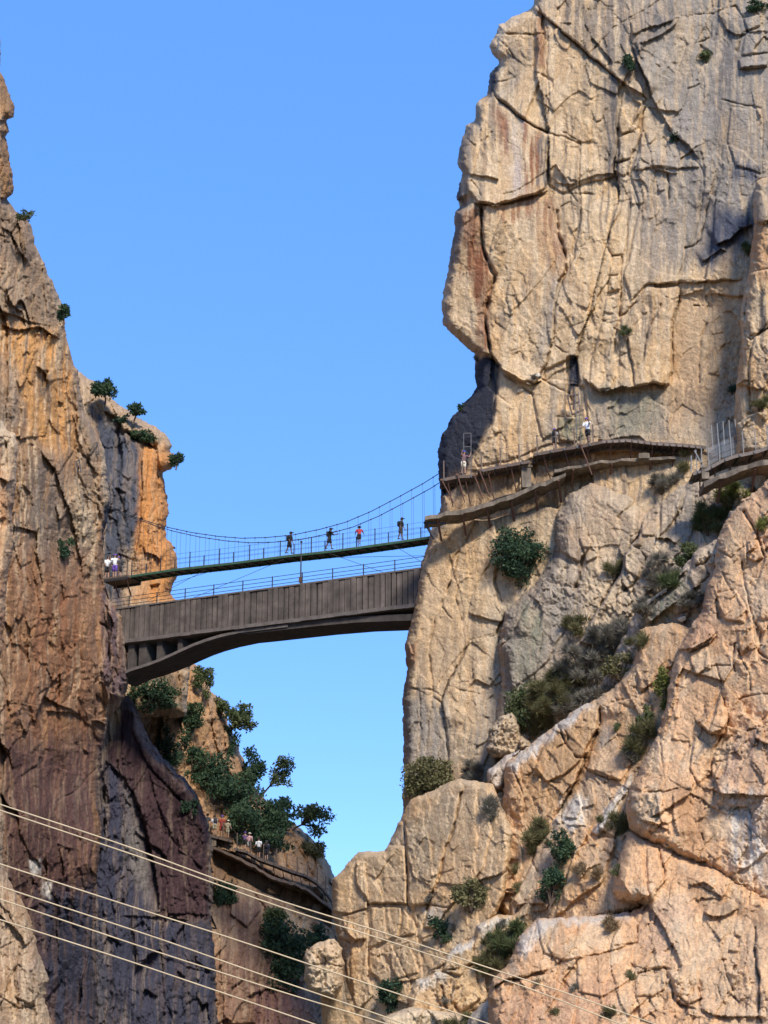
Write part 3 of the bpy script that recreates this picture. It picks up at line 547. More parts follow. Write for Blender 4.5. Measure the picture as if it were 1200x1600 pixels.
# blocks at the foot of the right wall
def block(name, poly, Y, label, seed, **kw):
    p = P(poly); c = p.mean(0)
    tilt = kw.pop('tilt', (0, 0))
    ctrl = ' '.join(f"{c[0]+a*40},{c[1]+b*60},{Y+tilt[0]*a+tilt[1]*b}" for a, b in ((-1, -1), (1, -1), (-1, 1), (1, 1)))
    d = dict(base=(.58, .39, .21), rnd=(2.0, 11), jag=2.6, block=(.8, .9), rough=.50, grey=.15, orange=.3, streak=.2, pale=.3, back=4, seed=seed)
    d.update(kw)
    return mass(name, poly, ctrl, label, **d)
block('rock_wall', "515,1700 500,1560 532,1500 518,1420 520,1375 560,1330 600,1330 640,1250 720,1216 770,1226 800,1300 790,1400 760,1460 700,1500 690,1560 640,1620 640,1700", 101, "jointed tan rock wall at the foot of the right cliff", 11,
  feats=[('slab', "519,1378 530,1358 556,1344 570,1345 575,1420 545,1428 520,1422", .9, 14), ('slab', "556,1340 575,1322 634,1320 637,1412 578,1414 556,1380", 1.0, 12), ('crack', "575,1414 637,1414 640,1412 700,1418", 1.6, .5), ('crack', "575,1415 576,1480 575,1530", 1.5, .5),
   ('slab', "634,1281 656,1253 719,1219 725,1231 690,1350 678,1390 666,1415 640,1415", 1.1, 12), ('crack', "634,1285 638,1380 640,1415 652,1450", 1.8, .6), ('crack', "722,1240 690,1345 678,1385 660,1450", 1.8, .7),
   ('slab', "725,1232 762,1228 768,1294 756,1356 705,1416 680,1450 660,1450 680,1390 692,1345", .8, 12, (-.004, 0)), ('slab', "580,1418 628,1418 622,1462 578,1480", .5, 8), ('slab', "630,1420 650,1440 648,1462 622,1465", .4, 6), ('slab', "576,1485 655,1465 660,1530 600,1540 576,1520", .5, 10), ('slab', "535,1432 572,1422 572,1465 550,1468 536,1450", .8, 5), ('ledge', "535,1450 555,1468 572,1466", .5, 10),
   ('slab', "540,1500 575,1480 578,1560 555,1580 545,1540", .6, 6), ('slab', "530,1465 548,1470 550,1560 540,1570", -.8, 4), ('crack', "610,1470 622,1500 640,1530", 1.4, .4), ('slab', "600,1490 640,1480 655,1520 620,1530", .4, 6), ('crack', "648,1460 620,1466 590,1480", 1.4, .4), ('crack', "652,1430 655,1480", 1.3, .4), ('crack', "745,1240 752,1270 748,1310", 1.0, .25)],
  cols=[("638,1290 720,1225 690,1340 640,1410", (.40, .31, .205), .6, 12, .3), ("536,1490 546,1490 546,1570 538,1570", DGREY, .7, 3, .2), ("560,1340 600,1300 640,1285 634,1320 575,1325", GREY, .5, 8), ("660,1415 700,1418 690,1450 670,1440", WHITE, .5, 6)], tilt=(-2, -1))
block('boulder', "476,1486 492,1474 522,1468 534,1482 538,1506 536,1540 522,1560 500,1552 482,1548 474,1530", 100, "pale angular boulder wedged above the gorge at the bottom centre", 12, base=(.60, .455, .29), rough=.9, jag=3.5, block=(.4, .45), kind=None, cat='boulder',
  feats=[('crack', "504,1475 508,1500 506,1548", 1.3, .4), ('crack', "478,1508 505,1504 535,1510", 1.3, .4)])
block('rock_step', "640,1640 636,1560 650,1530 666,1524 680,1500 700,1490 716,1476 740,1462 742,1445 770,1428 800,1430 830,1400 860,1430 840,1480 810,1520 775,1540 770,1580 780,1660", 95, "broken tan blocks stepping up between bushes in the bottom centre", 13,
  feats=[('slab', "662,1530 690,1520 715,1530 710,1570 690,1600 650,1590 640,1570", .8, 8), ('slab', "700,1492 740,1470 740,1500 720,1525 690,1520", .7, 6), ('slab', "745,1448 770,1432 778,1470 755,1500 738,1495", .8, 6), ('slab', "660,1490 700,1488 690,1510 668,1520", .6, 5), ('slab', "715,1520 745,1510 750,1560 720,1580 705,1560", .6, 7), ('crack', "690,1540 700,1580", 1.8, .5), ('crack', "690,1520 730,1510 760,1500", 1.8, .6)],
  cols=[("700,1490 742,1462 735,1480 705,1500", WHITE, .7, 5, .2), ("745,1445 800,1430 790,1445 750,1460", WHITE, .6, 5, .2), ("650,1530 700,1515 690,1535 655,1545", WHITE, .6, 5, .2)], rough=.75, block=(.45, .5))
block('boulder', "590,1700 596,1590 640,1572 690,1580 745,1588 760,1560 790,1580 800,1700", 92, "low rounded boulder at the bottom edge beneath the rock steps", 14, kind=None, cat='boulder', base=PALE, feats=[('crack', "660,1580 655,1605", 1.6, .5)])
block('boulder', "728,1612 732,1590 752,1568 772,1560 775,1600 780,1640 730,1640", 90, "small whitish boulder at the bottom edge by the pinkish wall", 15, base=(.50, .42, .33), kind=None, cat='boulder')
block('boulder', "758,1172 764,1138 778,1122 798,1114 812,1124 816,1150 830,1164 806,1182 772,1186", 107.5, "pale block lodged among scrub at the head of the bushes", 16, base=(.47, .36, .235), grey=.5, jag=4.5, rough=1.2, block=(.4, .45), kind=None, cat='boulder')
block('boulder', "760,1205 790,1180 812,1172 800,1195 790,1235 765,1240", 103, "light grey slab tilted beneath the lodged block", 17, base=(.5, .43, .36), kind=None, cat='boulder')

# left wall of the gorge
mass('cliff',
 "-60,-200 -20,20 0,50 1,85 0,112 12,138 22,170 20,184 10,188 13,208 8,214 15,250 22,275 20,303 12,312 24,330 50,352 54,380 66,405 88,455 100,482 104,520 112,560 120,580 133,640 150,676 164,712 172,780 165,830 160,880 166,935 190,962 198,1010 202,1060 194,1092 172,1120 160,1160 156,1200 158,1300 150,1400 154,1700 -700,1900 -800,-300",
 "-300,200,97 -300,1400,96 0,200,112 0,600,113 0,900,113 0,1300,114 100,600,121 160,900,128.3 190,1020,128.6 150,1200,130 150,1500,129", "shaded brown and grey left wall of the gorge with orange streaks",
 feats=[('ledge', "0,186 10,188 22,184", .8, 20), ('ledge', "0,308 12,312 22,305", .8, 20), ('ledge', "0,352 15,362 30,392 46,410", .7, 20), ('crack', "0,366 18,372 26,398", 1.6, .5), ('ledge', "0,505 30,515 60,512 95,530", .8, 24), ('ledge', "56,570 72,585 76,600", .8, 14), ('slab', "66,580 74,580 72,605 66,605", -.8, 3),
  ('ledge', "112,640 122,690 140,720 158,745", .6, 20), ('crack', "116,600 118,660 135,700 150,760 160,800", 1.6, .5), ('slab', "118,640 140,660 150,720 140,780 120,740", .5, 8), ('ledge', "60,700 85,730 110,800 122,850", .8, 26), ('slab', "160,800 172,795 170,850 162,870", -1.0, 3),
  ('slab', "155,930 185,965 198,1010 202,1060 188,1090 165,1100 158,1040 170,1000", .8, 7), ('crack', "156,975 172,985 168,1020 160,1055", 2.0, .7), ('crack', "160,940 178,985 184,1040 172,1070", 1.4, .45), ('slab', "155,930 175,925 190,945 185,965 165,950", .7, 5),
  ('ledge', "72,1110 90,1112 110,1112 122,1118", .5, 12), ('crack', "0,1105 20,1100 40,1104", 1.8, .5), ('ledge', "80,955 90,980 72,1000", .3, 10), ('crack', "150,1200 120,1235 90,1250", 1.6, .5), ('ledge', "0,1160 12,1172 20,1200", .6, 10), ('slab', "108,1320 122,1330 118,1420 104,1400", .5, 5), ('ledge', "150,1290 152,1360 140,1420 130,1440", -.7, 14),
  ('crack', "140,1240 155,1300 150,1370", 1.6, .5), ('ledge', "88,1318 108,1325 125,1330", .4, 10)],
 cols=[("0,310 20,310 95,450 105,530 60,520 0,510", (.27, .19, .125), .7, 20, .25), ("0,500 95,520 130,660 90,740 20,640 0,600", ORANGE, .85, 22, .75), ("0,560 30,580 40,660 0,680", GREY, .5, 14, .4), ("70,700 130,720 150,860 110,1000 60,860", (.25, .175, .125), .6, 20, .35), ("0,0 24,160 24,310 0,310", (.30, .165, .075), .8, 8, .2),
  ("40,740 70,700 110,860 90,900 40,850", DGREY, .5, 16, .6), ("100,760 130,740 150,850 120,850", PALE, .45, 8, .5), ("110,560 160,700 165,830 130,740", (.30, .22, .15), .7, 10, .4), ("0,850 160,900 190,1050 150,1180 0,1180", (.25, .12, .062), .75, 60, .4), ("0,1150 160,1150 160,1620 0,1620", (.105, .055, .045), .92, 40, .3),  # last tint: shade at the gorge foot put into the rock colour
  ("155,930 190,960 205,1060 180,1095 158,1060", (.15, .10, .10), .75, 8, .5), ("60,1400 160,1380 160,1640 80,1640", (.045, .045, .065), .85, 26, .4), ("160,790 172,790 170,850 162,870", BLACK, .8, 2), ("48,1345 66,1350 62,1372 50,1365", WHITE, .9, 4, .5), ("66,1378 82,1380 80,1398 66,1394", WHITE, .7, 4, .5), ("140,960 158,950 155,1130 130,1120", (.20, .12, .08), .5, 12, .7)],  # blue black foot tint carries the same painted gorge shade
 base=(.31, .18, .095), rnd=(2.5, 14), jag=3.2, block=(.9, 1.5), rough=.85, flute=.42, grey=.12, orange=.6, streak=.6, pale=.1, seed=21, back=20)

mass('buttress', "-10,480 0,655 12,672 24,680 28,700 24,760 20,800 22,850 12,900 8,960 0,1040 -10,1200 -300,1300 -400,500", "0,700,99 0,900,99 -300,800,88", "small orange buttress at the left edge of the photograph",
 feats=[('ledge', "0,745 12,752 24,748", .8, 14), ('crack', "8,690 14,740", 1.6, .5)], base=(.44, .24, .12), cols=[("0,655 24,680 24,700 0,690", PALE, .6, 5)], rnd=(3, 14), jag=3, block=(.5, .7), rough=.7, flute=.35, seed=22, back=8)
mass('buttress', "-10,1230 4,1270 6,1350 18,1382 36,1410 50,1440 62,1490 76,1530 70,1560 82,1600 90,1700 -300,1800 -300,1200", "0,1300,92 40,1500,91 -300,1500,80", "brown fluted foot of rock in the bottom left corner",
 feats=[('crack', "30,1480 22,1520 10,1550", 1.8, .6), ('slab', "20,1500 55,1480 70,1540 50,1570 25,1560", .6, 8), ('crack', "0,1560 30,1575 60,1570", 1.6, .5)], base=(.34, .22, .13), rnd=(3, 18), jag=3.5, block=(.7, .9), rough=.8, flute=.3, seed=23, back=8)

# outcrop behind the bridge ends
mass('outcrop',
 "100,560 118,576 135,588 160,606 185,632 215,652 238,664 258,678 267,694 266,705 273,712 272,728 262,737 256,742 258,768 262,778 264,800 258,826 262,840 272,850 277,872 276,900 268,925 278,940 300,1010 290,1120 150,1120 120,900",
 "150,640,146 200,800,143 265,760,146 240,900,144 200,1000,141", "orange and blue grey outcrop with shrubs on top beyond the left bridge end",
 feats=[('ledge', "160,640 185,652 195,675", 1.0, 16), ('ledge', "196,672 220,680 240,700", 1.3, 14), ('slab', "166,640 184,650 196,675 186,680 168,660", -.8, 5), ('slab', "198,672 236,674 242,702 225,692 205,684", -1.0, 5), ('slab', "240,668 262,680 270,712 270,730 252,738 244,705", 1.2, 8),
  ('ledge', "222,690 224,760 218,840 205,900", .9, 20), ('crack', "182,765 190,790 194,815 186,800", 3, .9), ('slab', "180,762 194,770 190,800 182,790", -.9, 3), ('ledge', "164,810 172,790 175,800", .8, 6), ('crack', "248,740 252,790 246,830", 1.6, .5), ('ledge', "225,860 240,866 252,876", .8, 10), ('slab', "234,918 248,915 248,932 236,932", -1.0, 4), ('slab', "244,795 262,785 262,835 250,845", .6, 6), ('crack', "150,690 162,700", 1.5, .4)],
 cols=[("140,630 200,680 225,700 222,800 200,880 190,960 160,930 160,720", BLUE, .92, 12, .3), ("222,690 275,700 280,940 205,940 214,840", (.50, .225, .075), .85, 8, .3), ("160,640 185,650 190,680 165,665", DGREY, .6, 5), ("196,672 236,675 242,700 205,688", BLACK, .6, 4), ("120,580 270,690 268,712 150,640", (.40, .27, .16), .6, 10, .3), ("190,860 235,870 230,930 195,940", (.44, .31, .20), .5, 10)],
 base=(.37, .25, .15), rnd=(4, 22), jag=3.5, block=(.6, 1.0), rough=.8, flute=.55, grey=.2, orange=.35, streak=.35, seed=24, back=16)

# lower slabs and the hillside seen through the arch
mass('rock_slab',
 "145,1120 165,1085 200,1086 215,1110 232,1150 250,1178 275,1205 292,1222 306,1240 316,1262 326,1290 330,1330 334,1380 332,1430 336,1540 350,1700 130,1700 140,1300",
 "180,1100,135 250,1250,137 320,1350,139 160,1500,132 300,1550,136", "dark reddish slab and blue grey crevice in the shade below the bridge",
 feats=[('ledge', "200,1088 232,1150 275,1205 306,1240 318,1270", .8, 22), ('slab', "158,1220 168,1190 190,1210 210,1240 228,1290 245,1360 246,1420 200,1430 160,1440 150,1380", -1.2, 10), ('ledge', "205,1230 226,1290 244,1350 248,1410 236,1432", .9, 30), ('crack', "158,1200 163,1260 160,1310 152,1350", 3, 1.2),
  ('ledge', "150,1440 200,1432 250,1430 300,1440", .5, 14), ('crack', "212,1122 225,1150 250,1190", 1.8, .6), ('slab', "204,1090 232,1150 275,1205 306,1240 300,1262 268,1236 230,1196 206,1140", .9, 5), ('slab', "232,1200 268,1240 304,1268 322,1300 318,1360 280,1330 250,1270", .7, 5), ('slab', "255,1300 300,1345 326,1380 326,1430 260,1428 252,1350", .6, 5), ('crack', "240,1225 270,1245 300,1260", 1.2, .3), ('ledge', "255,1150 262,1200 290,1230", .4, 12), ('crack', "330,1300 332,1400 334,1500", 2.0, .7)],
 cols=[("150,1190 172,1180 215,1245 248,1360 246,1435 340,1440 345,1640 120,1640", (.045, .045, .066), .85, 14, .3), ("195,1230 225,1290 248,1370 240,1420 200,1360", GREY, .38, 12, .6), ("200,1090 232,1150 320,1265 332,1440 250,1430 205,1240 165,1180", (.052, .028, .031), .9, 10, .25), ("205,1100 240,1150 300,1225 320,1265 300,1250 240,1190 212,1150", (.30, .19, .15), .7, 6, .3), ("60,1640 60,1500 150,1450 170,1640", DGREY, .4, 20, .7)],  # near-black blue and red tints: gorge shade put into the slab's colour
 base=(.13, .078, .062), rnd=(2.5, 14), jag=4.5, block=(.6, .9), rough=.95, flute=.45, grey=.3, orange=.1, streak=.5, pale=.1, seed=25, back=8)  # base darkened too, for the painted gorge shade

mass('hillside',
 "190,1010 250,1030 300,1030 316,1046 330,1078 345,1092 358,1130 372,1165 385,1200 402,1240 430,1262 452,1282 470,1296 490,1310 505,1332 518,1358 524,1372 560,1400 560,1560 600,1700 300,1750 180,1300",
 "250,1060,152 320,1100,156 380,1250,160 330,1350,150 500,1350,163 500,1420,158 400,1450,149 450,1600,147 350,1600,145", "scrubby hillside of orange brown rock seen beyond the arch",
 feats=[('ledge', "262,1050 270,1100 290,1150", .9, 18), ('crack', "268,1040 275,1080 280,1120", 2.5, .9), ('slab', "300,1050 318,1075 330,1110 322,1160 300,1180 292,1120", .9, 8), ('slab', "322,1080 345,1110 372,1170 395,1235 402,1250 385,1250 350,1190 330,1140", 1.1, 6), ('slab', "290,1080 305,1085 300,1130 292,1140", .6, 5),
  ('ledge', "330,1320 360,1332 400,1352 440,1372 480,1392 515,1408", 2.2, 30), ('slab', "332,1325 360,1342 400,1362 440,1385 485,1400 518,1420 518,1450 480,1430 430,1402 390,1382 350,1360 334,1350", -3.6, 8),
  ('slab', "440,1305 470,1300 505,1340 520,1370 500,1385 470,1370 445,1350", .8, 8), ('crack', "452,1300 475,1340 490,1370", 2, .6), ('crack', "470,1300 490,1335 508,1370", 2, .6), ('slab', "336,1352 362,1358 370,1400 350,1410 334,1385", 1.2, 7), ('slab', "372,1370 395,1385 410,1420 385,1450 360,1430", 1.2, 7), ('slab', "400,1395 440,1400 460,1440 470,1490 440,1450", 1.0, 8), ('slab', "440,1450 475,1445 470,1480 448,1480", .9, 8), ('slab', "340,1450 380,1430 410,1500 400,1600 350,1600", .8, 10), ('slab', "425,1520 480,1530 500,1600 440,1620", .9, 10), ('ledge', "380,1560 430,1540 470,1560", .8, 14)],
 cols=[("296,1050 320,1060 325,1160 300,1175", (.48, .26, .10), .7, 6, .3), ("322,1080 370,1150 385,1250 330,1180", DGREY, .6, 8, .3), ("300,1040 420,1180 520,1350 500,1420 330,1300 230,1120", (.40, .225, .11), .6, 12, .4), ("330,1320 520,1400 520,1450 420,1420 340,1370", BROWN, .6, 10, .4), ("340,1400 420,1400 500,1560 490,1640 330,1640", (.20, .115, .08), .75, 20, .45), ("400,1550 470,1540 480,1600 400,1610", (.17, .085, .08), .6, 14, .4), ("255,1050 275,1060 285,1150 265,1130", GREY, .5, 6)],  # dark reddish brown below the path: shade put into the colour
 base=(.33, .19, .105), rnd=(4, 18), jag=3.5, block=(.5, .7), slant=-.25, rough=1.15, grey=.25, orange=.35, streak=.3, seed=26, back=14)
# ------------------------------------------------------------------ light and sky
SUN = Vector((.26, -.75, .60)).normalized()
w = bpy.data.worlds.new("World"); scene.world = w; w.use_nodes = True
nt = w.node_tree; nt.nodes.clear()
sky = nt.nodes.new('ShaderNodeTexSky'); sky.sky_type = 'NISHITA'; sky.sun_disc = False
sky.sun_elevation = math.asin(SUN.z); sky.sun_rotation = math.atan2(SUN.x, SUN.y)
sky.air_density = 1.0; sky.dust_density = .0; sky.ozone_density = 5.0; sky.altitude = 2500
bg = nt.nodes.new('ShaderNodeBackground'); bg.inputs['Strength'].default_value = .142
wo = nt.nodes.new('ShaderNodeOutputWorld')
hs = nt.nodes.new('ShaderNodeHueSaturation'); hs.inputs['Saturation'].default_value = 1.05; hs.inputs['Hue'].default_value = .505
nt.links.new(sky.outputs[0], hs.inputs['Color'])
sm = nt.nodes.new('ShaderNodeMix'); sm.data_type = 'RGBA'; sm.inputs['Factor'].default_value = .65; sm.inputs[7].default_value = (.31, 1.02, 2.85, 1)
nt.links.new(hs.outputs[0], sm.inputs[6]); nt.links.new(sm.outputs[2], bg.inputs[0]); nt.links.new(bg.outputs[0], wo.inputs[0])
sl = bpy.data.lights.new('sun', 'SUN'); sl.energy = 2.0; sl.angle = rad(12); sl.color = (1, .93, .82)
so = bpy.data.objects.new('sun', sl); so.rotation_euler = (-SUN).to_track_quat('-Z', 'Y').to_euler(); COL.objects.link(so)
scene.view_settings.view_transform = 'Standard'; scene.view_settings.look = 'None'
scene.view_settings.exposure = 1.47; scene.view_settings.gamma = 1.0

# ground far below, reaching the horizon (one sheet)
gs = np.array([[-4000, -4000, -22], [4000, -4000, -22], [4000, 4000, -22], [-4000, 4000, -22]], float)
gm, gnt, gb = new_mat('dry_ground')
tcg = gnt.nodes.new('ShaderNodeTexCoord')
rgbn = gnt.nodes.new('ShaderNodeRGB'); rgbn.outputs[0].default_value = (.12, .11, .07, 1)
gnt.links.new(mulcol(gnt, rgbn.outputs[0], noise_node(gnt, tcg.outputs['Object'], .3, 6), .7, 1.3), gb.inputs['Base Color'])
gb.inputs['Roughness'].default_value = .95
tag(link('ground', np_mesh('ground', gs, [[0, 1, 2, 3]]), None, gm), 'dry stony valley floor far below the cliffs', 'ground', None, 'structure')
# ------------------------------------------------------------------ mesh builder
class MB:
    def __init__(self): self.v = []; self.f = []
    def add(self, vs, fs):
        o = len(self.v); self.v += [tuple(p) for p in vs]; self.f += [tuple(i + o for i in f) for f in fs]
    def box(self, c, a, b, d):           # centre and three half-edge vectors
        c, a, b, d = map(Vector, (c, a, b, d))
        vs = [c + i * a + j * b + k * d for k in (-1, 1) for j in (-1, 1) for i in (-1, 1)]
        self.add(vs, [(0, 2, 3, 1), (4, 5, 7, 6), (0, 1, 5, 4), (2, 6, 7, 3), (0, 4, 6, 2), (1, 3, 7, 5)])
    def bar(self, p, q, w, h, up=(0, 0, 1)):
        p, q = Vector(p), Vector(q); d = q - p
        s = d.cross(Vector(up))
        if s.length < 1e-6: s = d.cross(Vector((1, 0, 0)))
        s.normalize(); t = s.cross(d).normalized()
        self.box((p + q) / 2, d / 2, s * w / 2, t * h / 2)
    def tube(self, pts, r, n=6, cap=True, sq=1.0):
        pts = [Vector(p) for p in pts]; m = len(pts)
        rs = r if hasattr(r, '__len__') else [r] * m
        rings = []; ref = None
        for i, p in enumerate(pts):
            d = (pts[min(i + 1, m - 1)] - pts[max(i - 1, 0)]).normalized()
            if ref is None:
                ref = Vector((0, 1, 0)) if abs(d.y) < .9 else Vector((1, 0, 0))
            a = (ref - d * ref.dot(d)).normalized(); ref = a; b = d.cross(a)
            ri = rs[i]; ra, rb = (ri if hasattr(ri, '__len__') else (ri, ri * sq))
            rings.append([p + a * (ra * math.cos(2 * math.pi * k / n)) + b * (rb * math.sin(2 * math.pi * k / n)) for k in range(n)])
        fs = []
        for i in range(m - 1):
            for k in range(n):
                fs.append((i * n + k, i * n + (k + 1) % n, (i + 1) * n + (k + 1) % n, (i + 1) * n + k))
        if cap: fs += [tuple(range(n - 1, -1, -1)), tuple((m - 1) * n + k for k in range(n))]
        self.add([p for r_ in rings for p in r_], fs)
    def prism(self, pts, ext):           # planar outline pushed along ext
        ext = Vector(ext); pts = [Vector(p) for p in pts]; n = len(pts)
        self.add(pts + [p + ext for p in pts], [tuple(range(n)), tuple(range(2 * n - 1, n - 1, -1))] + [(i, n + i, n + (i + 1) % n, (i + 1) % n) for i in range(n)])
    def strip(self, top, bot, ext):      # ribbon between two polylines, given thickness ext
        ext = Vector(ext); n = len(top)
        vs = [Vector(p) for p in top] + [Vector(p) for p in bot]; vs = vs + [p + ext for p in vs]
        fs = []; m = 2 * n
        for i in range(n - 1):
            fs += [(i, i + 1, n + i + 1, n + i), (m + i, m + n + i, m + n + i + 1, m + i + 1), (i, m + i, m + i + 1, i + 1), (n + i, n + i + 1, m + n + i + 1, m + n + i)]
        fs += [(0, n, m + n, m), (n - 1, m + n - 1, m + 2 * n - 1, 2 * n - 1)]
        self.add(vs, fs)
    def ball(self, c, r, n=10, m=7, lo=-1.0):
        c = Vector(c); r = r if hasattr(r, '__len__') else (r, r, r)
        vs = []; a0 = math.asin(lo)
        for j in range(m + 1):
            a = a0 + (math.pi / 2 - a0) * j / m
            for k in range(n):
                t = 2 * math.pi * k / n
                vs.append(c + Vector((r[0] * math.cos(a) * math.cos(t), r[1] * math.cos(a) * math.sin(t), r[2] * math.sin(a))))
        fs = [(j * n + k, j * n + (k + 1) % n, (j + 1) * n + (k + 1) % n, (j + 1) * n + k) for j in range(m) for k in range(n)]
        fs.append(tuple(range(n - 1, -1, -1)))
        self.add(vs, fs)
    def build(self, name, mat, parent=None, smooth=False, label=None):
        me = bpy.data.meshes.new(name); org = parent['_o'] if parent is not None and '_o' in parent else (0, 0, 0)
        me.from_pydata([(p[0] - org[0], p[1] - org[1], p[2] - org[2]) for p in self.v], [], self.f)
        bm = bmesh.new(); bm.from_mesh(me); bmesh.ops.recalc_face_normals(bm, faces=bm.faces); bm.to_mesh(me); bm.free()
        if smooth:
            me.polygons.foreach_set('use_smooth', [True] * len(me.polygons))
        o = link(name, me, parent, mat)
        if label: o['label'] = label
        if parent is not None and '_o' in parent: o['_o'] = (0, 0, 0); o['_o'] = list(org)
        return o

ROOTS = []
def thing(name, label, cat, loc, group=None):
    o = bpy.data.objects.new(name, None); o.empty_display_size = .3; COL.objects.link(o)
    o.location = loc; o['_o'] = list(loc); tag(o, label, cat, group); ROOTS.append(o)
    return o

def paint(name, col, rough=.8, metal=0., var=(.8, 1.2), scale=4., bump=.0, scale2=None, sxyz=None):
    m, nt, b = new_mat(name)
    tc = nt.nodes.new('ShaderNodeTexCoord'); r = nt.nodes.new('ShaderNodeRGB'); r.outputs[0].default_value = (*col, 1)
    c = mulcol(nt, r.outputs[0], noise_node(nt, tc.outputs['Object'], scale, 5, .65), *var)
    if sxyz: c = mulcol(nt, c, noise_node(nt, tc.outputs['Object'], scale2 or 3, 4, .6, sxyz), .55, 1.5)
    nt.links.new(c, b.inputs['Base Color']); b.inputs['Roughness'].default_value = rough; b.inputs['Metallic'].default_value = metal
    if bump:
        bp = nt.nodes.new('ShaderNodeBump'); bp.inputs['Distance'].default_value = bump; bp.inputs['Strength'].default_value = .7
        nt.links.new(noise_node(nt, tc.outputs['Object'], scale * 3, 5), bp.inputs['Height']); nt.links.new(bp.outputs[0], b.inputs['Normal'])
    return m
M = dict(
 conc=paint('dark_concrete', (.090, .072, .060), .9, 0, (.5, 1.5), 1.1, .03, 2.4, (1, 1, .03)),
 conc2=paint('old_concrete', (.15, .118, .085), .92, 0, (.65, 1.25), 2.0, .04, 3, (1, 1, .4)),
 concd=paint('shaded_concrete', (.055, .045, .038), .9, 0, (.5, 1.5), 1.4, .03),  # arch and piers: underside shade put into the concrete colour
 cornice=paint('concrete_cornice', (.12, .10, .088), .9, 0, (.6, 1.3), 2.0, .03),
 wood=paint('weathered_timber', (.115, .08, .06), .85, 0, (.7, 1.3), 3.0, .01),
 plank=paint('grey_timber', (.19, .15, .12), .85, 0, (.7, 1.3), 3.0, .01),
 steel=paint('dark_steel', (.045, .045, .05), .5, .3, (.8, 1.2), 5),
 green=paint('green_steel', (.035, .095, .055), .6, .1, (.7, 1.3), 3),
 rust=paint('rusty_steel', (.12, .06, .04), .8, .2, (.6, 1.3), 5),
 galv=paint('galvanised_steel', (.13, .13, .13), .6, .1, (.85, 1.1), 6),
 wire=paint('beige_cable_sheath', (.52, .39, .23), .6, 0, (.85, 1.15), .8),
 skin=paint('skin', (.42, .24, .16), .6, 0, (.95, 1.05), 10),
 shadeskin=paint('shaded_skin', (.12, .065, .045), .6, 0, (.95, 1.05), 10),  # footbridge hikers: silhouette shade put into the skin colour
)
CLOTH = {}
def cloth(name, col):
    if name not in CLOTH: CLOTH[name] = paint(name + '_cloth', col, .9, 0, (.85, 1.15), 12)
    return CLOTH[name]
BLK = ('black', (.012, .012, .015)); WHT = ('white', (.75, .75, .76)); RED = ('red', (.42, .03, .03)); GRY = ('grey', (.30, .29, .28)); NVY = ('navy', (.02, .025, .06)); PPL = ('purple', (.12, .06, .32)); BLU = ('blue', (.05, .08, .35)); PNK = ('pink', (.55, .32, .32)); KHA = ('khaki', (.35, .30, .20)); ORG = ('dark_red', (.30, .05, .03)); CRM = ('cream', (.62, .56, .46)); DGR = ('charcoal', (.05, .05, .055)); BRH = ('brown_hair', (.05, .03, .02))

# ------------------------------------------------------------------ aqueduct bridge
A3 = at(190, 951, 130.0); B3 = at(660, 888.5, 130.0 * rays(190, 951)[1] / rays(660, 888.5)[1])
ax_ = Vector((B3.x - A3.x, B3.y - A3.y, 0)).normalized()
nb = Vector((-ax_.y, ax_.x, 0))                     # horizontal, away from the camera
if nb.y < 0: nb = -nb
Z0 = A3.z
def onplane(u, v, off=0.0):                         # point of the bridge's near face (or a parallel plane) seen at (u, v)
    x, z = rays(u, v); a = A3 + nb * off
    Y = (a.x * nb.x + a.y * nb.y) / (x * nb.x + nb.y)
    return Vector((x * Y, Y, z * Y))
def sh(u, v): p = onplane(u, v); return (p - A3).xy.dot(ax_.xy), p.z - Z0
def bp(s, h, off=0.0): return A3 + ax_ * s + nb * off + Vector((0, 0, h))
W_ = 3.0; S0 = -.9; S1 = sh(690, 884)[0]; HW = 2.5
aq = thing('arch_bridge', 'dark concrete arch bridge with ribbed side walls spanning the gorge', 'bridge', tuple(bp(S0, -HW)))
def side(off, out, name):
    mb = MB(); s = S0; k = 0; r_ = random.Random(5)
    while s < S1:
        wd = .44 + r_.uniform(-.05, .05); e = min(s + wd, S1)
        p = .0 + r_.choice([0, .02, .05, .08, .11]); gap = r_.choice([.05, .08, .11])
        lo = -HW + (r_.choice([0, 0, .0, .25]) if k % 3 == 0 else 0)
        mb.box(bp((s + e) / 2, (-.06 - HW) / 2, off + out * (.15 + p / 2)), ax_ * ((e - s) / 2 - gap / 2), nb * (.15 + p / 2), Vector((0, 0, (HW - .06) / 2)))
        s = e; k += 1
    mb.box(bp((S0 + S1) / 2, -HW / 2, off + out * -.02 + .08), ax_ * ((S1 - S0) / 2), nb * .09, Vector((0, 0, HW / 2 - .08)))
    return mb.build(name, M['conc'], aq)
side(.16, -1, 'ribbed_side_wall'); side(W_ - .3, 1, 'ribbed_side_wall')
for off, nm in ((-.08, 'coping'), (W_ - .28, 'coping')):
    mb = MB(); mb.box(bp((S0 + S1) / 2, -.02, off + .1), ax_ * ((S1 - S0) / 2), nb * .26, Vector((0, 0, .055))); mb.build(nm, M['cornice'], aq)
mb = MB()
n = 30
for i in range(n):
    a = S0 + (S1 - S0) * i / n; b = S0 + (S1 - S0) * (i + 1) / n; j = random.uniform(-.02, .02)
    mb.box(bp((a + b) / 2, -HW - .12 + j, W_ / 2 - .05), ax_ * ((b - a) / 2), nb * (W_ / 2 + .22 + random.uniform(-.03, .03)), Vector((0, 0, .13)))
mb.build('floor_beam', M['cornice'], aq)
top = P("180,1056 205,1044 228,1037 250,1029 268,1021 285,1013 303,1005 322,998 345,991 375,984 400,980 450,973 500,968 560,963 620,960 680,958 720,960")
tops = [sh(u, v) for u, v in top]
tops = [(s, min(h, -HW - .27)) for s, h in tops]
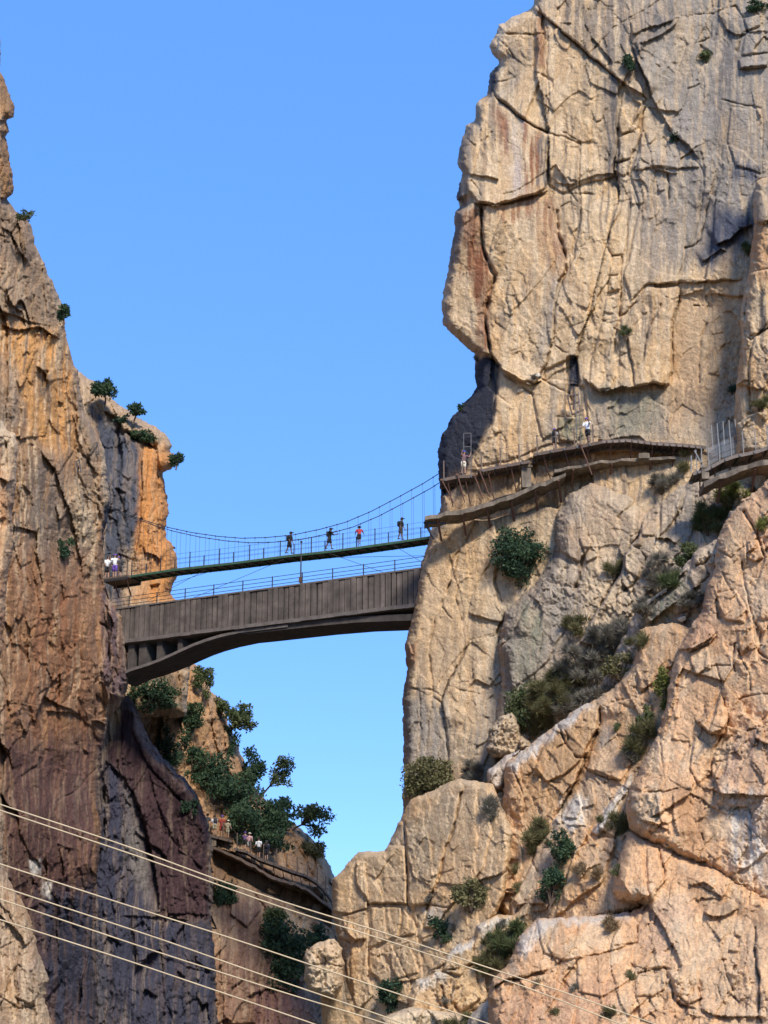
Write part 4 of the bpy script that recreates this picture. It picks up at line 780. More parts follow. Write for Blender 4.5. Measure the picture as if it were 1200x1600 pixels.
ths = np.interp(np.linspace(0, 1, len(tops)), [0, .4, 1], [.24, .28, .5])
mb = MB()
mb.strip([bp(s, h, .02) for s, h in tops], [bp(s, h - t, .02) for (s, h), t in zip(tops, ths)], nb * (W_ - .2))
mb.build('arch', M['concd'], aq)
mb = MB()
mb.strip([bp(s, h - .03, -.09) for s, h in tops[:12]], [bp(s, h - .24, -.09) for s, h in tops[:12]], nb * .10)
mb.build('arch_edge_band', M['cornice'], aq)
for u, wd in ((221, .62), (247, .42), (279, .36), (203, .5)):
    s = sh(u, 1020)[0]; ht = np.interp(s, [q[0] for q in tops], [q[1] for q in tops])
    if ht < -HW - .4:
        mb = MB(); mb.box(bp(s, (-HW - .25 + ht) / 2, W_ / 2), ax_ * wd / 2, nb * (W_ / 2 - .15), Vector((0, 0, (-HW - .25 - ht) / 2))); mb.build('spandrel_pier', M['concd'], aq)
for off, dark in ((.05, 'steel'), (W_ - .2, 'rust')):
    mb = MB()
    for h in (.88, .58, .30): mb.tube([bp(S0, h, off), bp(S1, h, off)], .024, 5)
    rl = mb.build('railing', M['steel'], aq)
    s = .6 if off < 1 else 1.0
    while s < S1:
        mb = MB(); mb.bar(bp(s, .03, off), bp(s, .92, off), .06, .06, up=nb); mb.build('post', M[dark], rl); s += 2.42
p = sh(470, 912)[0]
lp = thing('light_mast', 'thin dark mast standing on the concrete bridge in front of the footbridge', 'mast', tuple(bp(p, .03, -.02)))
mb = MB(); mb.tube([bp(p, .03, -.02), bp(p, 1.6, -.02), bp(p, 3.15, -.02)], [.06, .05, .035], 8); mb.build('pole', M['steel'], lp)
mb = MB(); mb.box(bp(p, .35, -.1), ax_ * .09, nb * .06, Vector((0, 0, .2))); mb.build('junction_box', M['rust'], lp)
mb = MB(); mb.box(bp(p, 3.2, -.02), ax_ * .06, nb * .06, Vector((0, 0, .07))); mb.build('cap', M['steel'], lp)

# ------------------------------------------------------------------ suspension footbridge
OF = 3.6; FW = 1.25
fb = thing('suspension_footbridge', 'narrow suspension footbridge with dark green deck strung above the arch bridge', 'footbridge', tuple(onplane(420, 872, OF)))
edge = [onplane(u, v, OF) for u, v in P("190,901 272,888.5 354,879.5 447,867.5 520,859.5 620,845.5 690,835")]
wv = nb * FW; dz = Vector((0, 0, 1))
def along(pts, d):
    L = [0]
    for a, b in zip(pts, pts[1:]): L.append(L[-1] + (b - a).length)
    d = min(max(d, 0), L[-1])
    for i in range(len(pts) - 1):
        if d <= L[i + 1]: return pts[i].lerp(pts[i + 1], (d - L[i]) / max(L[i + 1] - L[i], 1e-6))
    return pts[-1]
def plen(pts): return sum((b - a).length for a, b in zip(pts, pts[1:]))
FL = plen(edge)
mb = MB(); d = 0
while d < FL - .1:
    a = along(edge, d + .01); b = along(edge, d + .24); mb.box((a + b) / 2 + wv / 2 - dz * .02, (b - a) / 2, wv / 2, dz * .025); d += .25
mb.build('deck_boards', M['plank'], fb)
for o in (0, 1):
    mb = MB()
    for a, b in zip(edge, edge[1:]): mb.bar(a + wv * o - dz * .11, b + wv * o - dz * .11, .08, .16)
    mb.build('edge_beam', M['green'], fb)
mb = MB(); d = .4
while d < FL:
    a = along(edge, d); mb.bar(a - dz * .14 - nb * .08, a - dz * .14 + wv + nb * .08, .08, .11); d += .85
mb.build('cross_beams', M['green'], fb)
cab = P("166,792 200,804 230,814.5 258,823 299,832 340,838 377,841 415,840 457,836 500,827 540,816 580,799 622,777 662,755 681,743 712,722")
near = [onplane(u, v, OF) for u, v in cab]
for o in (0, 1):
    line = [p + wv * o for p in near]
    mb = MB(); mb.tube(line, .030, 6); mc = mb.build('main_cable', M['steel'], fb)
    d = .55 + .45 * o; k = 0
    while d < FL - .3:
        b = along(edge, d) + wv * o; s = (b - line[0]).xy.dot(ax_.xy); acc = None
        for p, q in zip(line, line[1:]):
            sp, sq_ = (p - line[0]).xy.dot(ax_.xy), (q - line[0]).xy.dot(ax_.xy)
            if sp <= s <= sq_: acc = p.lerp(q, (s - sp) / (sq_ - sp))
        if acc is not None and acc.z > b.z:
            mb = MB(); mb.tube([b - dz * .05, acc], .011, 5); mb.box(acc, ax_ * .03, nb * .04, dz * .045); mb.build('hanger', M['steel'], fb)
        d += .86; k += 1
    mb = MB()
    for h in (1.15, .78, .42):
        mb.tube([p + wv * o + dz * h for p in edge], .010, 4)
    rl = mb.build('rail_wires', M['steel'], fb)
    d = .9 + .5 * o
    while d < FL:
        b = along(edge, d) + wv * o; mb = MB(); mb.bar(b, b + dz * 1.2, .06, .06, up=ax_); mb.build('post', M['steel'], rl); d += 2.6
for (u0, v0, u1, v1, o) in ((322, 890, 232, 938, 0), (444, 874, 300, 935, 0), (350, 886, 262, 914, 1), (516, 865, 668, 919, 0), (616, 853, 690, 896, 0), (470, 872, 680, 868, 1)):
    mb = MB(); mb.tube([onplane(u0, v0, OF + o * FW), onplane(u1, v1, OF + o * FW)], .018, 5); mb.build('wind_stay', M['steel'], fb)

# landing at the left end
q0 = onplane(157, 905.5, OF - .5); q1 = onplane(199, 899.5, OF - .5)
ld = thing('landing_platform', 'small dark steel landing with struts against the left wall at the footbridge end', 'platform', tuple(q0))
mb = MB(); mb.box((q0 + q1) / 2 + nb * 1.0, (q1 - q0) / 2, nb * 1.0, dz * .08); mb.build('deck', M['wood'], ld)
for o in (0, 1.9):
    mb = MB(); mb.bar(q0 - dz * .16 + nb * o, q1 - dz * .16 + nb * o, .1, .2); mb.build('edge_beam', M['steel'], ld)
for t in (.1, .5, .95):
    b = q0.lerp(q1, t); mb = MB(); mb.bar(b - dz * .2, b - dz * 1.1 + nb * 1.6 - ax_ * .5, .09, .09); mb.build('strut', M['rust'], ld)
mb = MB()
for h in (1.1, .7, .35): mb.tube([q0 + dz * h, q1 + dz * h], .016, 5)
rl = mb.build('railing', M['steel'], ld)
for t in (.02, .33, .66, .98):
    b = q0.lerp(q1, t); mb = MB(); mb.bar(b, b + dz * 1.15, .05, .05, up=ax_); mb.build('post', M['rust'], rl)

# ------------------------------------------------------------------ walkways pinned to the rock
def path3(px, Ys):
    px = P(px); us = [a for a, _ in Ys]; ys = [b for _, b in Ys]
    return [at(u, v, float(np.interp(u, us, ys))) for u, v in px]
def walkway(label, pts, width, group, post_h=1.25, post_d=1.3, posts=True, rail=True, strut=None, slats=False, mat='wood', post_mat='wood'):
    t = thing('boardwalk', label, 'boardwalk', tuple(pts[0]), group)
    back = Vector((0, width, 0)); mb = MB()
    L = plen(pts); d = 0
    for a, b in zip(pts, pts[1:]):
        n_ = max(1, int((b - a).length / .2))
        for i in range(n_):
            p = a.lerp(b, i / n_); q = a.lerp(b, (i + .92) / n_)
            mb.box((p + q) / 2 + back / 2 - dz * .03, (q - p) / 2, back / 2, dz * .03)
    mb.build('deck_boards', M[mat], t)
    for o in (.0, .95):
        mb = MB()
        for a, b in zip(pts, pts[1:]): mb.bar(a + back * o - dz * .15, b + back * o - dz * .15, .09, .17)
        mb.build('edge_beam', M['plank' if slats else mat], t)
    mb = MB(); d = .3
    while d < L:
        a = along(pts, d); mb.bar(a - dz * .14 - Vector((0, .12, 0)), a + back - dz * .14, .07 if slats else .09, .16); d += .42 if slats else .9
    mb.build('joists', M['steel' if not slats else 'wood'], t)
    if posts:
        if rail:
            mb = MB()
            for h in (post_h * .95, post_h * .62, post_h * .3): mb.tube([p + dz * h for p in pts], .009, 4)
            rl = mb.build('rail_wires', M['steel'], t)
        else: rl = t
        d = .25
        while d < L:
            a = along(pts, d); mb = MB(); pw = .05 if post_mat == 'galv' else .085; mb.bar(a - dz * .2, a + dz * post_h, pw, pw, up=(0, 1, 0)); mb.build('post', M[post_mat], rl); d += post_d
    if strut:
        d = strut[1] * .4
        while d < L:
            a = along(pts, d); mb = MB(); mb.bar(a - dz * .1, a - dz * strut[0] + Vector((strut[2], width * .75, 0)), .07, .07, up=(0, 1, 0)); mb.build('strut', M['rust'], t); d += strut[1]
    return t
GW = 'new timber boardwalks'; GO = 'old concrete walkways'
RY = [(660, 114.9), (760, 114.4), (860, 113.0), (950, 111.3), (1110, 109.4)]
w1 = path3("688,748.5 716,742 743,741.5", RY); w2 = path3("747,734 777,728 803,723 828,718.5", RY); w3 = path3("834,708 866,702 885,698.5 908,695 941,688", RY); w4 = path3("941,687.5 981,685.5 1024,690.5 1067,693 1103,696.5", RY)
walkway('lowest short boardwalk section with a photographer on it beside the black rock flank', w1, 1.5, GW, strut=(1.7, 1.2, .4))
walkway('timber boardwalk section with bare posts above the concrete pillar', w2, 1.5, GW, strut=(1.9, 1.6, .5))
walkway('timber boardwalk section where two people stand beside the steel ladder', w3, 1.5, GW, strut=(1.6, 1.5, .6))
walkway('slatted boardwalk section without posts running under the big rock face', w4, 1.5, GW, posts=False, strut=(1.3, 1.4, .0), slats=True)
def slab(label, pts, width, th, group, strut=None, mat='conc2', seed=0):
    t = thing('concrete_walkway', label, 'walkway', tuple(pts[0]), group); mb = MB(); r_ = random.Random(seed)
    back = Vector((0, width, 0)); fine = []
    L = plen(pts); k = max(3, int(L / .45))
    for i in range(k + 1):
        p = along(pts, L * i / k); fine.append(p + Vector((0, r_.uniform(-.16, .16), r_.uniform(-.05, .05))))
    bot = [p - dz * th * r_.uniform(.75, 1.1) for p in fine]
    mb.strip(fine, bot, back); mb.build('slab', M[mat], t)
    if strut:
        d = strut[1] * .5
        while d < L:
            a = along(pts, d); mb = MB(); mb.bar(a - dz * th + Vector((0, .15, 0)), a - dz * (th + strut[0]) + Vector((strut[2], width * .9, 0)), .13, .16, up=(0, 1, 0)); mb.build('bracket', M['rust'], t); d += strut[1]
    return t
OY = [(660, 114.6), (760, 114.2), (890, 112.6), (1060, 110.4)]
o1 = slab('old concrete ledge slanting under the boardwalk with its broken end over the gorge', path3("664,807 700,800 753,788 814,767 850,752 884,738", OY), 1.9, .30, GO, (1.0, 1.7, .3), seed=3)
mb = MB(); a = at(662, 808, 114.8); mb.bar(a + Vector((0, .2, -.33)), a + Vector((1.5, .4, -.33)), .12, .12); mb.bar(a + Vector((.15, .3, -.4)), a + Vector((.72, .6, -1.35)), .13, .13); mb.build('bracket', M['steel'], o1)
o2 = slab('thin old concrete ledge with rusty brackets below the slatted boardwalk', path3("866,733.5 900,727 925,722 960,718 995,715 1056,712", OY), 1.6, .2, GO, (.7, 2.6, .0), seed=4)
pl = thing('concrete_pillar', 'pale concrete pillar between the boardwalk and the slanting ledge', 'pillar', tuple(at(822, 764, 114.2)))
mb = MB(); c = at(822, 748, 114.3); mb.box(c, (.32, 0, 0), (0, .35, 0), (0, 0, .72)); mb.build('shaft', M['conc2'], pl)
mb = MB(); mb.box(c + Vector((0, 0, .78)), (.42, 0, 0), (0, .42, 0), (0, 0, .08)); mb.build('cap', M['conc2'], pl)
bk = thing('stone_block', 'beige squared block resting on the thin ledge below the slatted boardwalk', 'block', tuple(at(1007, 716, 110.9)))
mb = MB(); c = at(1007, 711.5, 110.9); mb.prism([c + Vector(q) for q in ((-.38, 0, -.17), (.34, 0, -.19), (.33, 0, .15), (.1, 0, .19), (-.37, 0, .16))], (0, .5, 0)); mb.build('block', M['conc2'], bk)
for u0, v0, u1, v1 in ((715, 742, 726, 785), (749, 735, 765, 776), (907, 695, 925, 742), (741, 743, 755, 780), (690, 750, 709, 786)):
    Y0 = float(np.interp(u0, [a for a, _ in RY], [b for _, b in RY])) - .12
    a = at(u0, v0, Y0); b = at(u1, v1, Y0 - .1); t = thing('steel_rod', f"rusty steel prop tying the boardwalk to the concrete ledge below", 'prop', tuple(b), 'steel props between boardwalk and ledge')
    mb = MB(); mb.tube([a, a.lerp(b, .5) + Vector((.02, 0, 0)), b], .045, 6); mb.build('rod', M['rust'], t)
    mb = MB(); mb.box(a, (.1, 0, 0), (0, .06, 0), (0, 0, .05)); mb.build('top_plate', M['rust'], t)
# ladder, winch frame, gate
ld_ = thing('ladder', 'pale steel ladder standing on the boardwalk against the cliff', 'ladder', tuple(at(905, 696, 113.0)))
for du in (-.11, .11):
    mb = MB(); mb.tube([at(904.5, 696, 112.9) + Vector((du, 0, 0)), at(901.5, 612, 113.2) + Vector((du, 0, 0))], .026, 6); mb.build('rail', M['galv'], ld_)
for i in range(11):
    p = at(904.5 - 3 * i / 11, 693 - 80 * i / 11, 113.0 + .2 * i / 11); mb = MB(); mb.tube([p - Vector((.11, 0, 0)), p + Vector((.11, 0, 0))], .014, 5); mb.build('rung', M['galv'], ld_)
wf = thing('timber_bracket', 'dark broken timber frame lodged in the chimney beside the ladder', 'frame', tuple(at(892, 642, 113.4)))
for a_, b_ in (((886, 618), (894, 648)), ((886, 618), (903, 617)), ((890, 632), (905, 628)), ((897, 606), (896, 640)), ((894, 648), (912, 640))):
    mb = MB(); mb.bar(at(*a_, 113.5), at(*b_, 113.4), .1, .1); mb.build('timber', M['wood'], wf)
gf = thing('gate_frame', 'black upright gate frame behind the photographer on the lowest boardwalk', 'gate', tuple(at(730, 741, 115.4)))
for a_, b_ in (((724.5, 741), (724.5, 677)), ((736, 741), (736, 677)), ((724.5, 677), (736, 677)), ((724.5, 698), (736, 698))):
    mb = MB(); mb.bar(at(*a_, 115.5), at(*b_, 115.5), .045, .045); mb.build('frame_tube', M['steel'], gf)
# far right section
FY = [(1080, 102.6), (1150, 101.4), (1220, 100.2)]
w5 = path3("1083,737.5 1107,729.5 1128,717.5 1149,710 1181,703.5 1216,691", FY)
t5 = walkway('boardwalk section with grey mesh panels and steel posts at the right edge', w5, 1.7, GW, post_h=1.35, post_d=.75, strut=(1.0, 1.0, .2), mat='plank', post_mat='galv')
m_, nt_, b_ = new_mat('steel_mesh'); tr = nt_.nodes.new('ShaderNodeBsdfTransparent'); mx = nt_.nodes.new('ShaderNodeMixShader'); mx.inputs[0].default_value = .1
b_.inputs['Base Color'].default_value = (.5, .5, .52, 1); b_.inputs['Roughness'].default_value = .6
nt_.links.new(tr.outputs[0], mx.inputs[1]); nt_.links.new(b_.outputs[0], mx.inputs[2]); nt_.links.new(mx.outputs[0], [n for n in nt_.nodes if n.type == 'OUTPUT_MATERIAL'][0].inputs[0])
for i in (1, 2):
    a, b = w5[i], w5[i + 1]; mb = MB(); mb.box((a + b) / 2 + dz * .62 + Vector((0, .06, 0)), (b - a) * .47, (0, .008, 0), dz * .52); mb.build('mesh_panel', m_, t5)
for a_, b_ in (((1085, 704), (1100, 732)), ((1080, 712), (1080, 737)), ((1096, 700), (1096, 732))):
    mb = MB(); mb.bar(at(*a_, 102.4), at(*b_, 102.4), .07, .07); mb.build('brace', M['galv'], t5)
w6 = path3("1113,690 1132,684 1150,681", [(1100, 105.5), (1160, 105.2)])
t6 = thing('handrail', 'row of thin grey steel posts on the rock behind the mesh panels', 'handrail', tuple(w6[0]))
mb = MB(); mb.tube([p + dz * 1.0 for p in w6], .012, 4); mb.tube([p + dz * .5 for p in w6], .012, 4); mb.build('wire', M['steel'], t6)
for i in range(5):
    p = along(w6, plen(w6) * i / 4); mb = MB(); mb.bar(p - dz * .5, p + dz * 1.1, .06, .06, up=(0, 1, 0)); mb.build('post', M['galv'], t6)
slab('old concrete beam walkway rising to the right edge of the photo', path3("1100,752 1135,738 1173,723.5 1216,714", [(1100, 101.9), (1220, 99.6)]), 1.8, .36, GO, (.9, 2.2, .0), seed=6)
cs = thing('concrete_stub', 'short concrete stub under the boardwalk with mesh panels', 'pillar', tuple(at(1101, 750, 102.4)))
mb = MB(); c = at(1101, 742, 102.5); mb.box(c, (.22, 0, 0), (0, .3, 0), (0, 0, .34)); mb.build('shaft', M['conc2'], cs)
mb = MB(); mb.box(c + dz * .37, (.27, 0, 0), (0, .34, 0), (0, 0, .05)); mb.build('cap', M['conc2'], cs)
# lower left walkway on the hillside
LY = [(320, 150.5), (370, 150.5), (430, 152.5), (480, 155.5), (520, 158)]
w7 = path3("320,1301.5 345,1307.5 363,1312.5", LY); w8 = path3("366,1324 384,1328 405,1340 430,1349 455,1359 478,1366 494,1376 506,1388 518,1404", LY)
walkway('short boardwalk with hikers at the left end of the hillside path', w7, 1.5, GW, strut=(1.1, 1.2, .2))
walkway('long boardwalk curving down the hillside beyond the arch', w8, 1.5, GW, strut=(1.3, 1.1, .25))
slab('old concrete ledge curving under the hillside boardwalk', path3("330,1322 352,1329 380,1343 400,1353 415,1364 430,1371 460,1379 480,1388 500,1403 518,1418", [(a, b + .1) for a, b in LY]), 1.8, .26, GO, None, mat='wood', seed=8)
pr = thing('concrete_post', 'small pale concrete support under the boardwalk with hikers', 'pillar', tuple(at(335, 1320, 150.9)))
mb = MB(); mb.box(at(334, 1315, 150.9), (.22, 0, 0), (0, .25, 0), (0, 0, .4)); mb.build('shaft', M['conc2'], pr)
# iron frames fixed to the left wall
for u, v, lab in ((150, 701, 'higher of two small iron frames bolted to the left cliff'), (122, 729, 'lower of two small iron frames bolted to the left cliff')):
    Y = surf(u, v) - .35; t = thing('iron_frame', lab, 'frame', tuple(at(u, v + 10, Y)), 'iron frames on the left cliff')
    c = [at(u - 3, v - 8, Y), at(u + 2, v - 10, Y), at(u + 4.5, v + 9, Y), at(u - 1, v + 8, Y)]
    for i in range(4):
        mb = MB(); mb.bar(c[i], c[(i + 1) % 4], .07, .07, up=(0, 1, 0)); mb.build('bar', M['steel'], t)
# cables slung across the foreground
WP = [("-60,1237 0,1257 200,1322 320,1368 450,1412 606,1459 762,1512 887,1552 1012,1596 1260,1685", 'uppermost of the six beige cables'), ("-60,1246 0,1266 240,1346 430,1415 637,1480 825,1543 969,1600 1230,1700", 'second beige cable from the top'), ("-60,1330 0,1350 200,1415 350,1462 475,1504 637,1558 769,1601 1000,1690", 'third beige cable from the top'),
      ("-60,1366 0,1385 250,1467 400,1520 600,1588 850,1680", 'fourth beige cable from the top'), ("-60,1385 0,1405 250,1489 450,1553 600,1598 850,1690", 'fifth beige cable from the top'), ("-60,1418 0,1437 200,1501 350,1552 500,1603 720,1690", 'lowest of the six beige cables')]
for s_, lab in WP:
    px = P(s_); q = [at(u, v, 54 + (u + 60) * .009) for u, v in px]; fine = [along(q, plen(q) * i / 60) for i in range(61)]
    # smooth the hang
    for _ in range(6): fine = [fine[0]] + [(fine[i - 1] + fine[i] * 2 + fine[i + 1]) / 4 for i in range(1, 60)] + [fine[-1]]
    mb = MB(); mb.tube(fine, .023, 6); o = mb.build('cable', M['wire'], None, True); tag(o, lab + ' slung across the lower left of the gorge', 'cable', 'beige cables across the foreground')
# ------------------------------------------------------------------ plants
def leafmat(name):
    m, nt, b = new_mat(name)
    a = nt.nodes.new('ShaderNodeAttribute'); a.attribute_name = 'Col'
    nt.links.new(a.outputs['Color'], b.inputs['Base Color']); b.inputs['Roughness'].default_value = .75; b.inputs['Specular IOR Level'].default_value = .25
    tl = nt.nodes.new('ShaderNodeBsdfTranslucent'); nt.links.new(a.outputs['Color'], tl.inputs['Color'])
    mx = nt.nodes.new('ShaderNodeMixShader'); mx.inputs[0].default_value = .25
    nt.links.new(b.outputs[0], mx.inputs[1]); nt.links.new(tl.outputs[0], mx.inputs[2])
    nt.links.new(mx.outputs[0], [n for n in nt.nodes if n.type == 'OUTPUT_MATERIAL'][0].inputs[0])
    return m
LEAF = leafmat('leaves'); BARK = paint('bark', (.12, .085, .06), .9, 0, (.7, 1.3), 8)
KIND = dict(dark=((.030, .062, .036), (.065, .105, .045)), olive=((.11, .105, .045), (.20, .18, .08)), bright=((.15, .17, .04), (.24, .24, .07)),
            grey=((.15, .14, .11), (.26, .235, .18)), dry=((.22, .15, .08), (.34, .25, .14)), green=((.07, .095, .035), (.15, .165, .07)))

def leaves_mesh(name, pos, nrm_bias, size, cols, asp=.42, up=0.0, rg=rng):
    n = len(pos)
    d = rg.normal(size=(n, 3)); d[:, 2] += up; d += nrm_bias; d /= np.linalg.norm(d, axis=1)[:, None]
    r = rg.normal(size=(n, 3)); s = np.cross(d, r); s /= np.linalg.norm(s, axis=1)[:, None] + 1e-9
    L = size * rg.uniform(.6, 1.4, n)[:, None]; Wd = L * asp
    a = pos; b = pos + d * L * .5 + s * Wd * .5; c = pos + d * L; e = pos + d * L * .5 - s * Wd * .5
    v = np.stack([a, b, c, e], 1).reshape(-1, 3)
    me = np_mesh(name, v, np.arange(4 * n).reshape(-1, 4))
    ca = me.color_attributes.new('Col', 'FLOAT_COLOR', 'POINT'); cc = np.ones((n, 4, 4), np.float32); cc[:, :, :3] = cols[:, None, :]
    ca.data.foreach_set('color', cc.ravel())
    return me

def grp_left(g): return g.endswith('left side of the gorge')

def plant(u, v, rx, ry, kind, label, group, style='leaf', Y=None, seed=0, name='shrub', dens=1.0, lean=0.0, foot=None):
    """(u, v) centre and (rx, ry) half-size on the photograph; depth from the rock it grows on"""
    rg = np.random.default_rng(1000 + seed); k = 0
    if Y is None:
        c_ = [surf(u + a * rx * .5, v + b * ry * .6) for a in (-1, 0, 1) for b in (0, 1)]; c_ = [q for q in c_ if q < 1e8]
        Y = float(np.median(c_)) if c_ else 120; Y -= .45 * (.75 * min(rx, ry) + .25 * rx) * Y / F
    sc = (1.0 if name == 'tree' else 1.22 if grp_left(group) else 1.05 if style == 'leaf' else 1.22) * Y / F; Rx, Rz = rx * sc, ry * sc; Ry = .75 * min(Rx, Rz) + .25 * Rx
    base = at(*foot, Y + .3 * Ry) if foot else at(u - lean * rx, v + ry, Y + .3 * Ry); cen = at(u, v, Y)
    root = thing(name, label, 'tree' if name == 'tree' else 'shrub', tuple(base), group); org = np.array(base)
    c0, c1 = map(np.array, KIND[kind]); area = rx * ry
    st = MB(); bl = []
    if style == 'leaf':
        nbl = int(np.clip(area / 55, 6, 34))
        while len(bl) < nbl:
            p = rg.uniform(-1, 1, 3)
            if p @ p < 1 and (rg.random() < .8 or p[2] > -.2): bl.append(p * np.array([.8, .8, .8]))
        pos = []; col = []
        for p in bl:
            r = rg.uniform(.22, .42) * (1.3 if nbl < 10 else 1); m = int(dens * np.clip(area * 1.9 / nbl * (r / .3) ** 2, 26, 420))
            dv = rg.normal(size=(m, 3)); dv /= np.linalg.norm(dv, axis=1)[:, None]; dv *= rg.uniform(.35, 1.1, m)[:, None] ** .6 * r
            dv[:, 2] *= .75
            q = (p + dv) * np.array([Rx, Ry, Rz]); pos.append(q)
            t = np.clip(rg.uniform(0, .7) + rg.normal(0, .16, m), 0, 1)[:, None]; col.append(c0 + t * (c1 - c0))
        pos = np.concatenate(pos) + np.array(cen) - org; col = np.concatenate(col)
        size = float(np.clip(.17 + .02 * Rx, .13, .24)) * (Y / 110)
        me = leaves_mesh('foliage', pos, 0, size, col, .5, .2, rg)
        trunk_r = .05 + .045 * Rx
        fork = Vector(base).lerp(cen, .45 if name == 'tree' else .2)
        st.tube([Vector(base) - Vector((0, 0, .15)), Vector(base).lerp(fork, .5) + Vector((rg.uniform(-.1, .1) * Rx, 0, 0)), fork], [trunk_r, trunk_r * .8, trunk_r * .65], 6)
        for p in bl[:: max(1, len(bl) // 12)]:
            e = cen + Vector((p[0] * Rx, p[1] * Ry, p[2] * Rz)); mid = fork.lerp(e, .5) + Vector((0, 0, .08 * Rz + rg.uniform(-.1, .1) * Rx))
            st.tube([fork, mid, e], [trunk_r * .55, trunk_r * .35, trunk_r * .12], 5)
    else:                                   # broom-like dry scrub: fans of thin stems
        nt_ = int(np.clip(area / 60, 4, 26)); pos = []; dirs = []; lens = []; col = []
        for i in range(nt_):
            while True:
                p = rg.uniform(-1, 1, 3)
                if p @ p < 1: break
            m = int(dens * np.clip(area * 5.0 / nt_, 90, 600)); o = p * np.array([.75 * Rx, .7 * Ry, .7 * Rz]) - np.array([0, 0, .25 * Rz])
            d = rg.normal(size=(m, 3)) * np.array([.8, .8, .55]) + np.array([0, -.1, .75]); d /= np.linalg.norm(d, axis=1)[:, None]
            ln = rg.uniform(.3, 1, m) * min(.60, .42 * Rz + .10)
            f = rg.uniform(0, .55, m)[:, None]
            pos.append(o + d * ln[:, None] * f + rg.normal(0, .05, (m, 3))); dirs.append(d); lens.append(ln * (1 - f[:, 0] * .6))
            t = np.clip(rg.uniform(0, .7) + rg.normal(0, .18, m), 0, 1)[:, None]; col.append(c0 + t * (c1 - c0))
        pos = np.concatenate(pos) + np.array(cen) - org; d = np.concatenate(dirs); ln = np.concatenate(lens)[:, None]; col = np.concatenate(col); n = len(pos)
        s = np.cross(d, rg.normal(size=(n, 3))); s /= np.linalg.norm(s, axis=1)[:, None] + 1e-9
        w_ = .015 * rg.uniform(.6, 1.5, (n, 1))
        vv = np.stack([pos - s * w_, pos + s * w_, pos + d * ln + s * w_ * .3, pos + d * ln - s * w_ * .3], 1).reshape(-1, 3)
        me = np_mesh('foliage', vv, np.arange(4 * n).reshape(-1, 4))
        ca = me.color_attributes.new('Col', 'FLOAT_COLOR', 'POINT'); cc = np.ones((n, 4, 4), np.float32); cc[:, :, :3] = col[:, None, :]; ca.data.foreach_set('color', cc.ravel())
        for i in range(7):
            e = cen + Vector((rg.uniform(-.6, .6) * Rx, rg.uniform(-.4, .4) * Ry, rg.uniform(-.3, .5) * Rz)); st.tube([Vector(base), Vector(base).lerp(e, .5) + Vector((rg.uniform(-.1, .1) * Rx, 0, 0)), e], [.035, .025, .01], 4)
    link('crown' if name == 'tree' else 'foliage', me, root, LEAF)
    st.build('trunk' if name == 'tree' else 'stem', BARK, root)
    return root

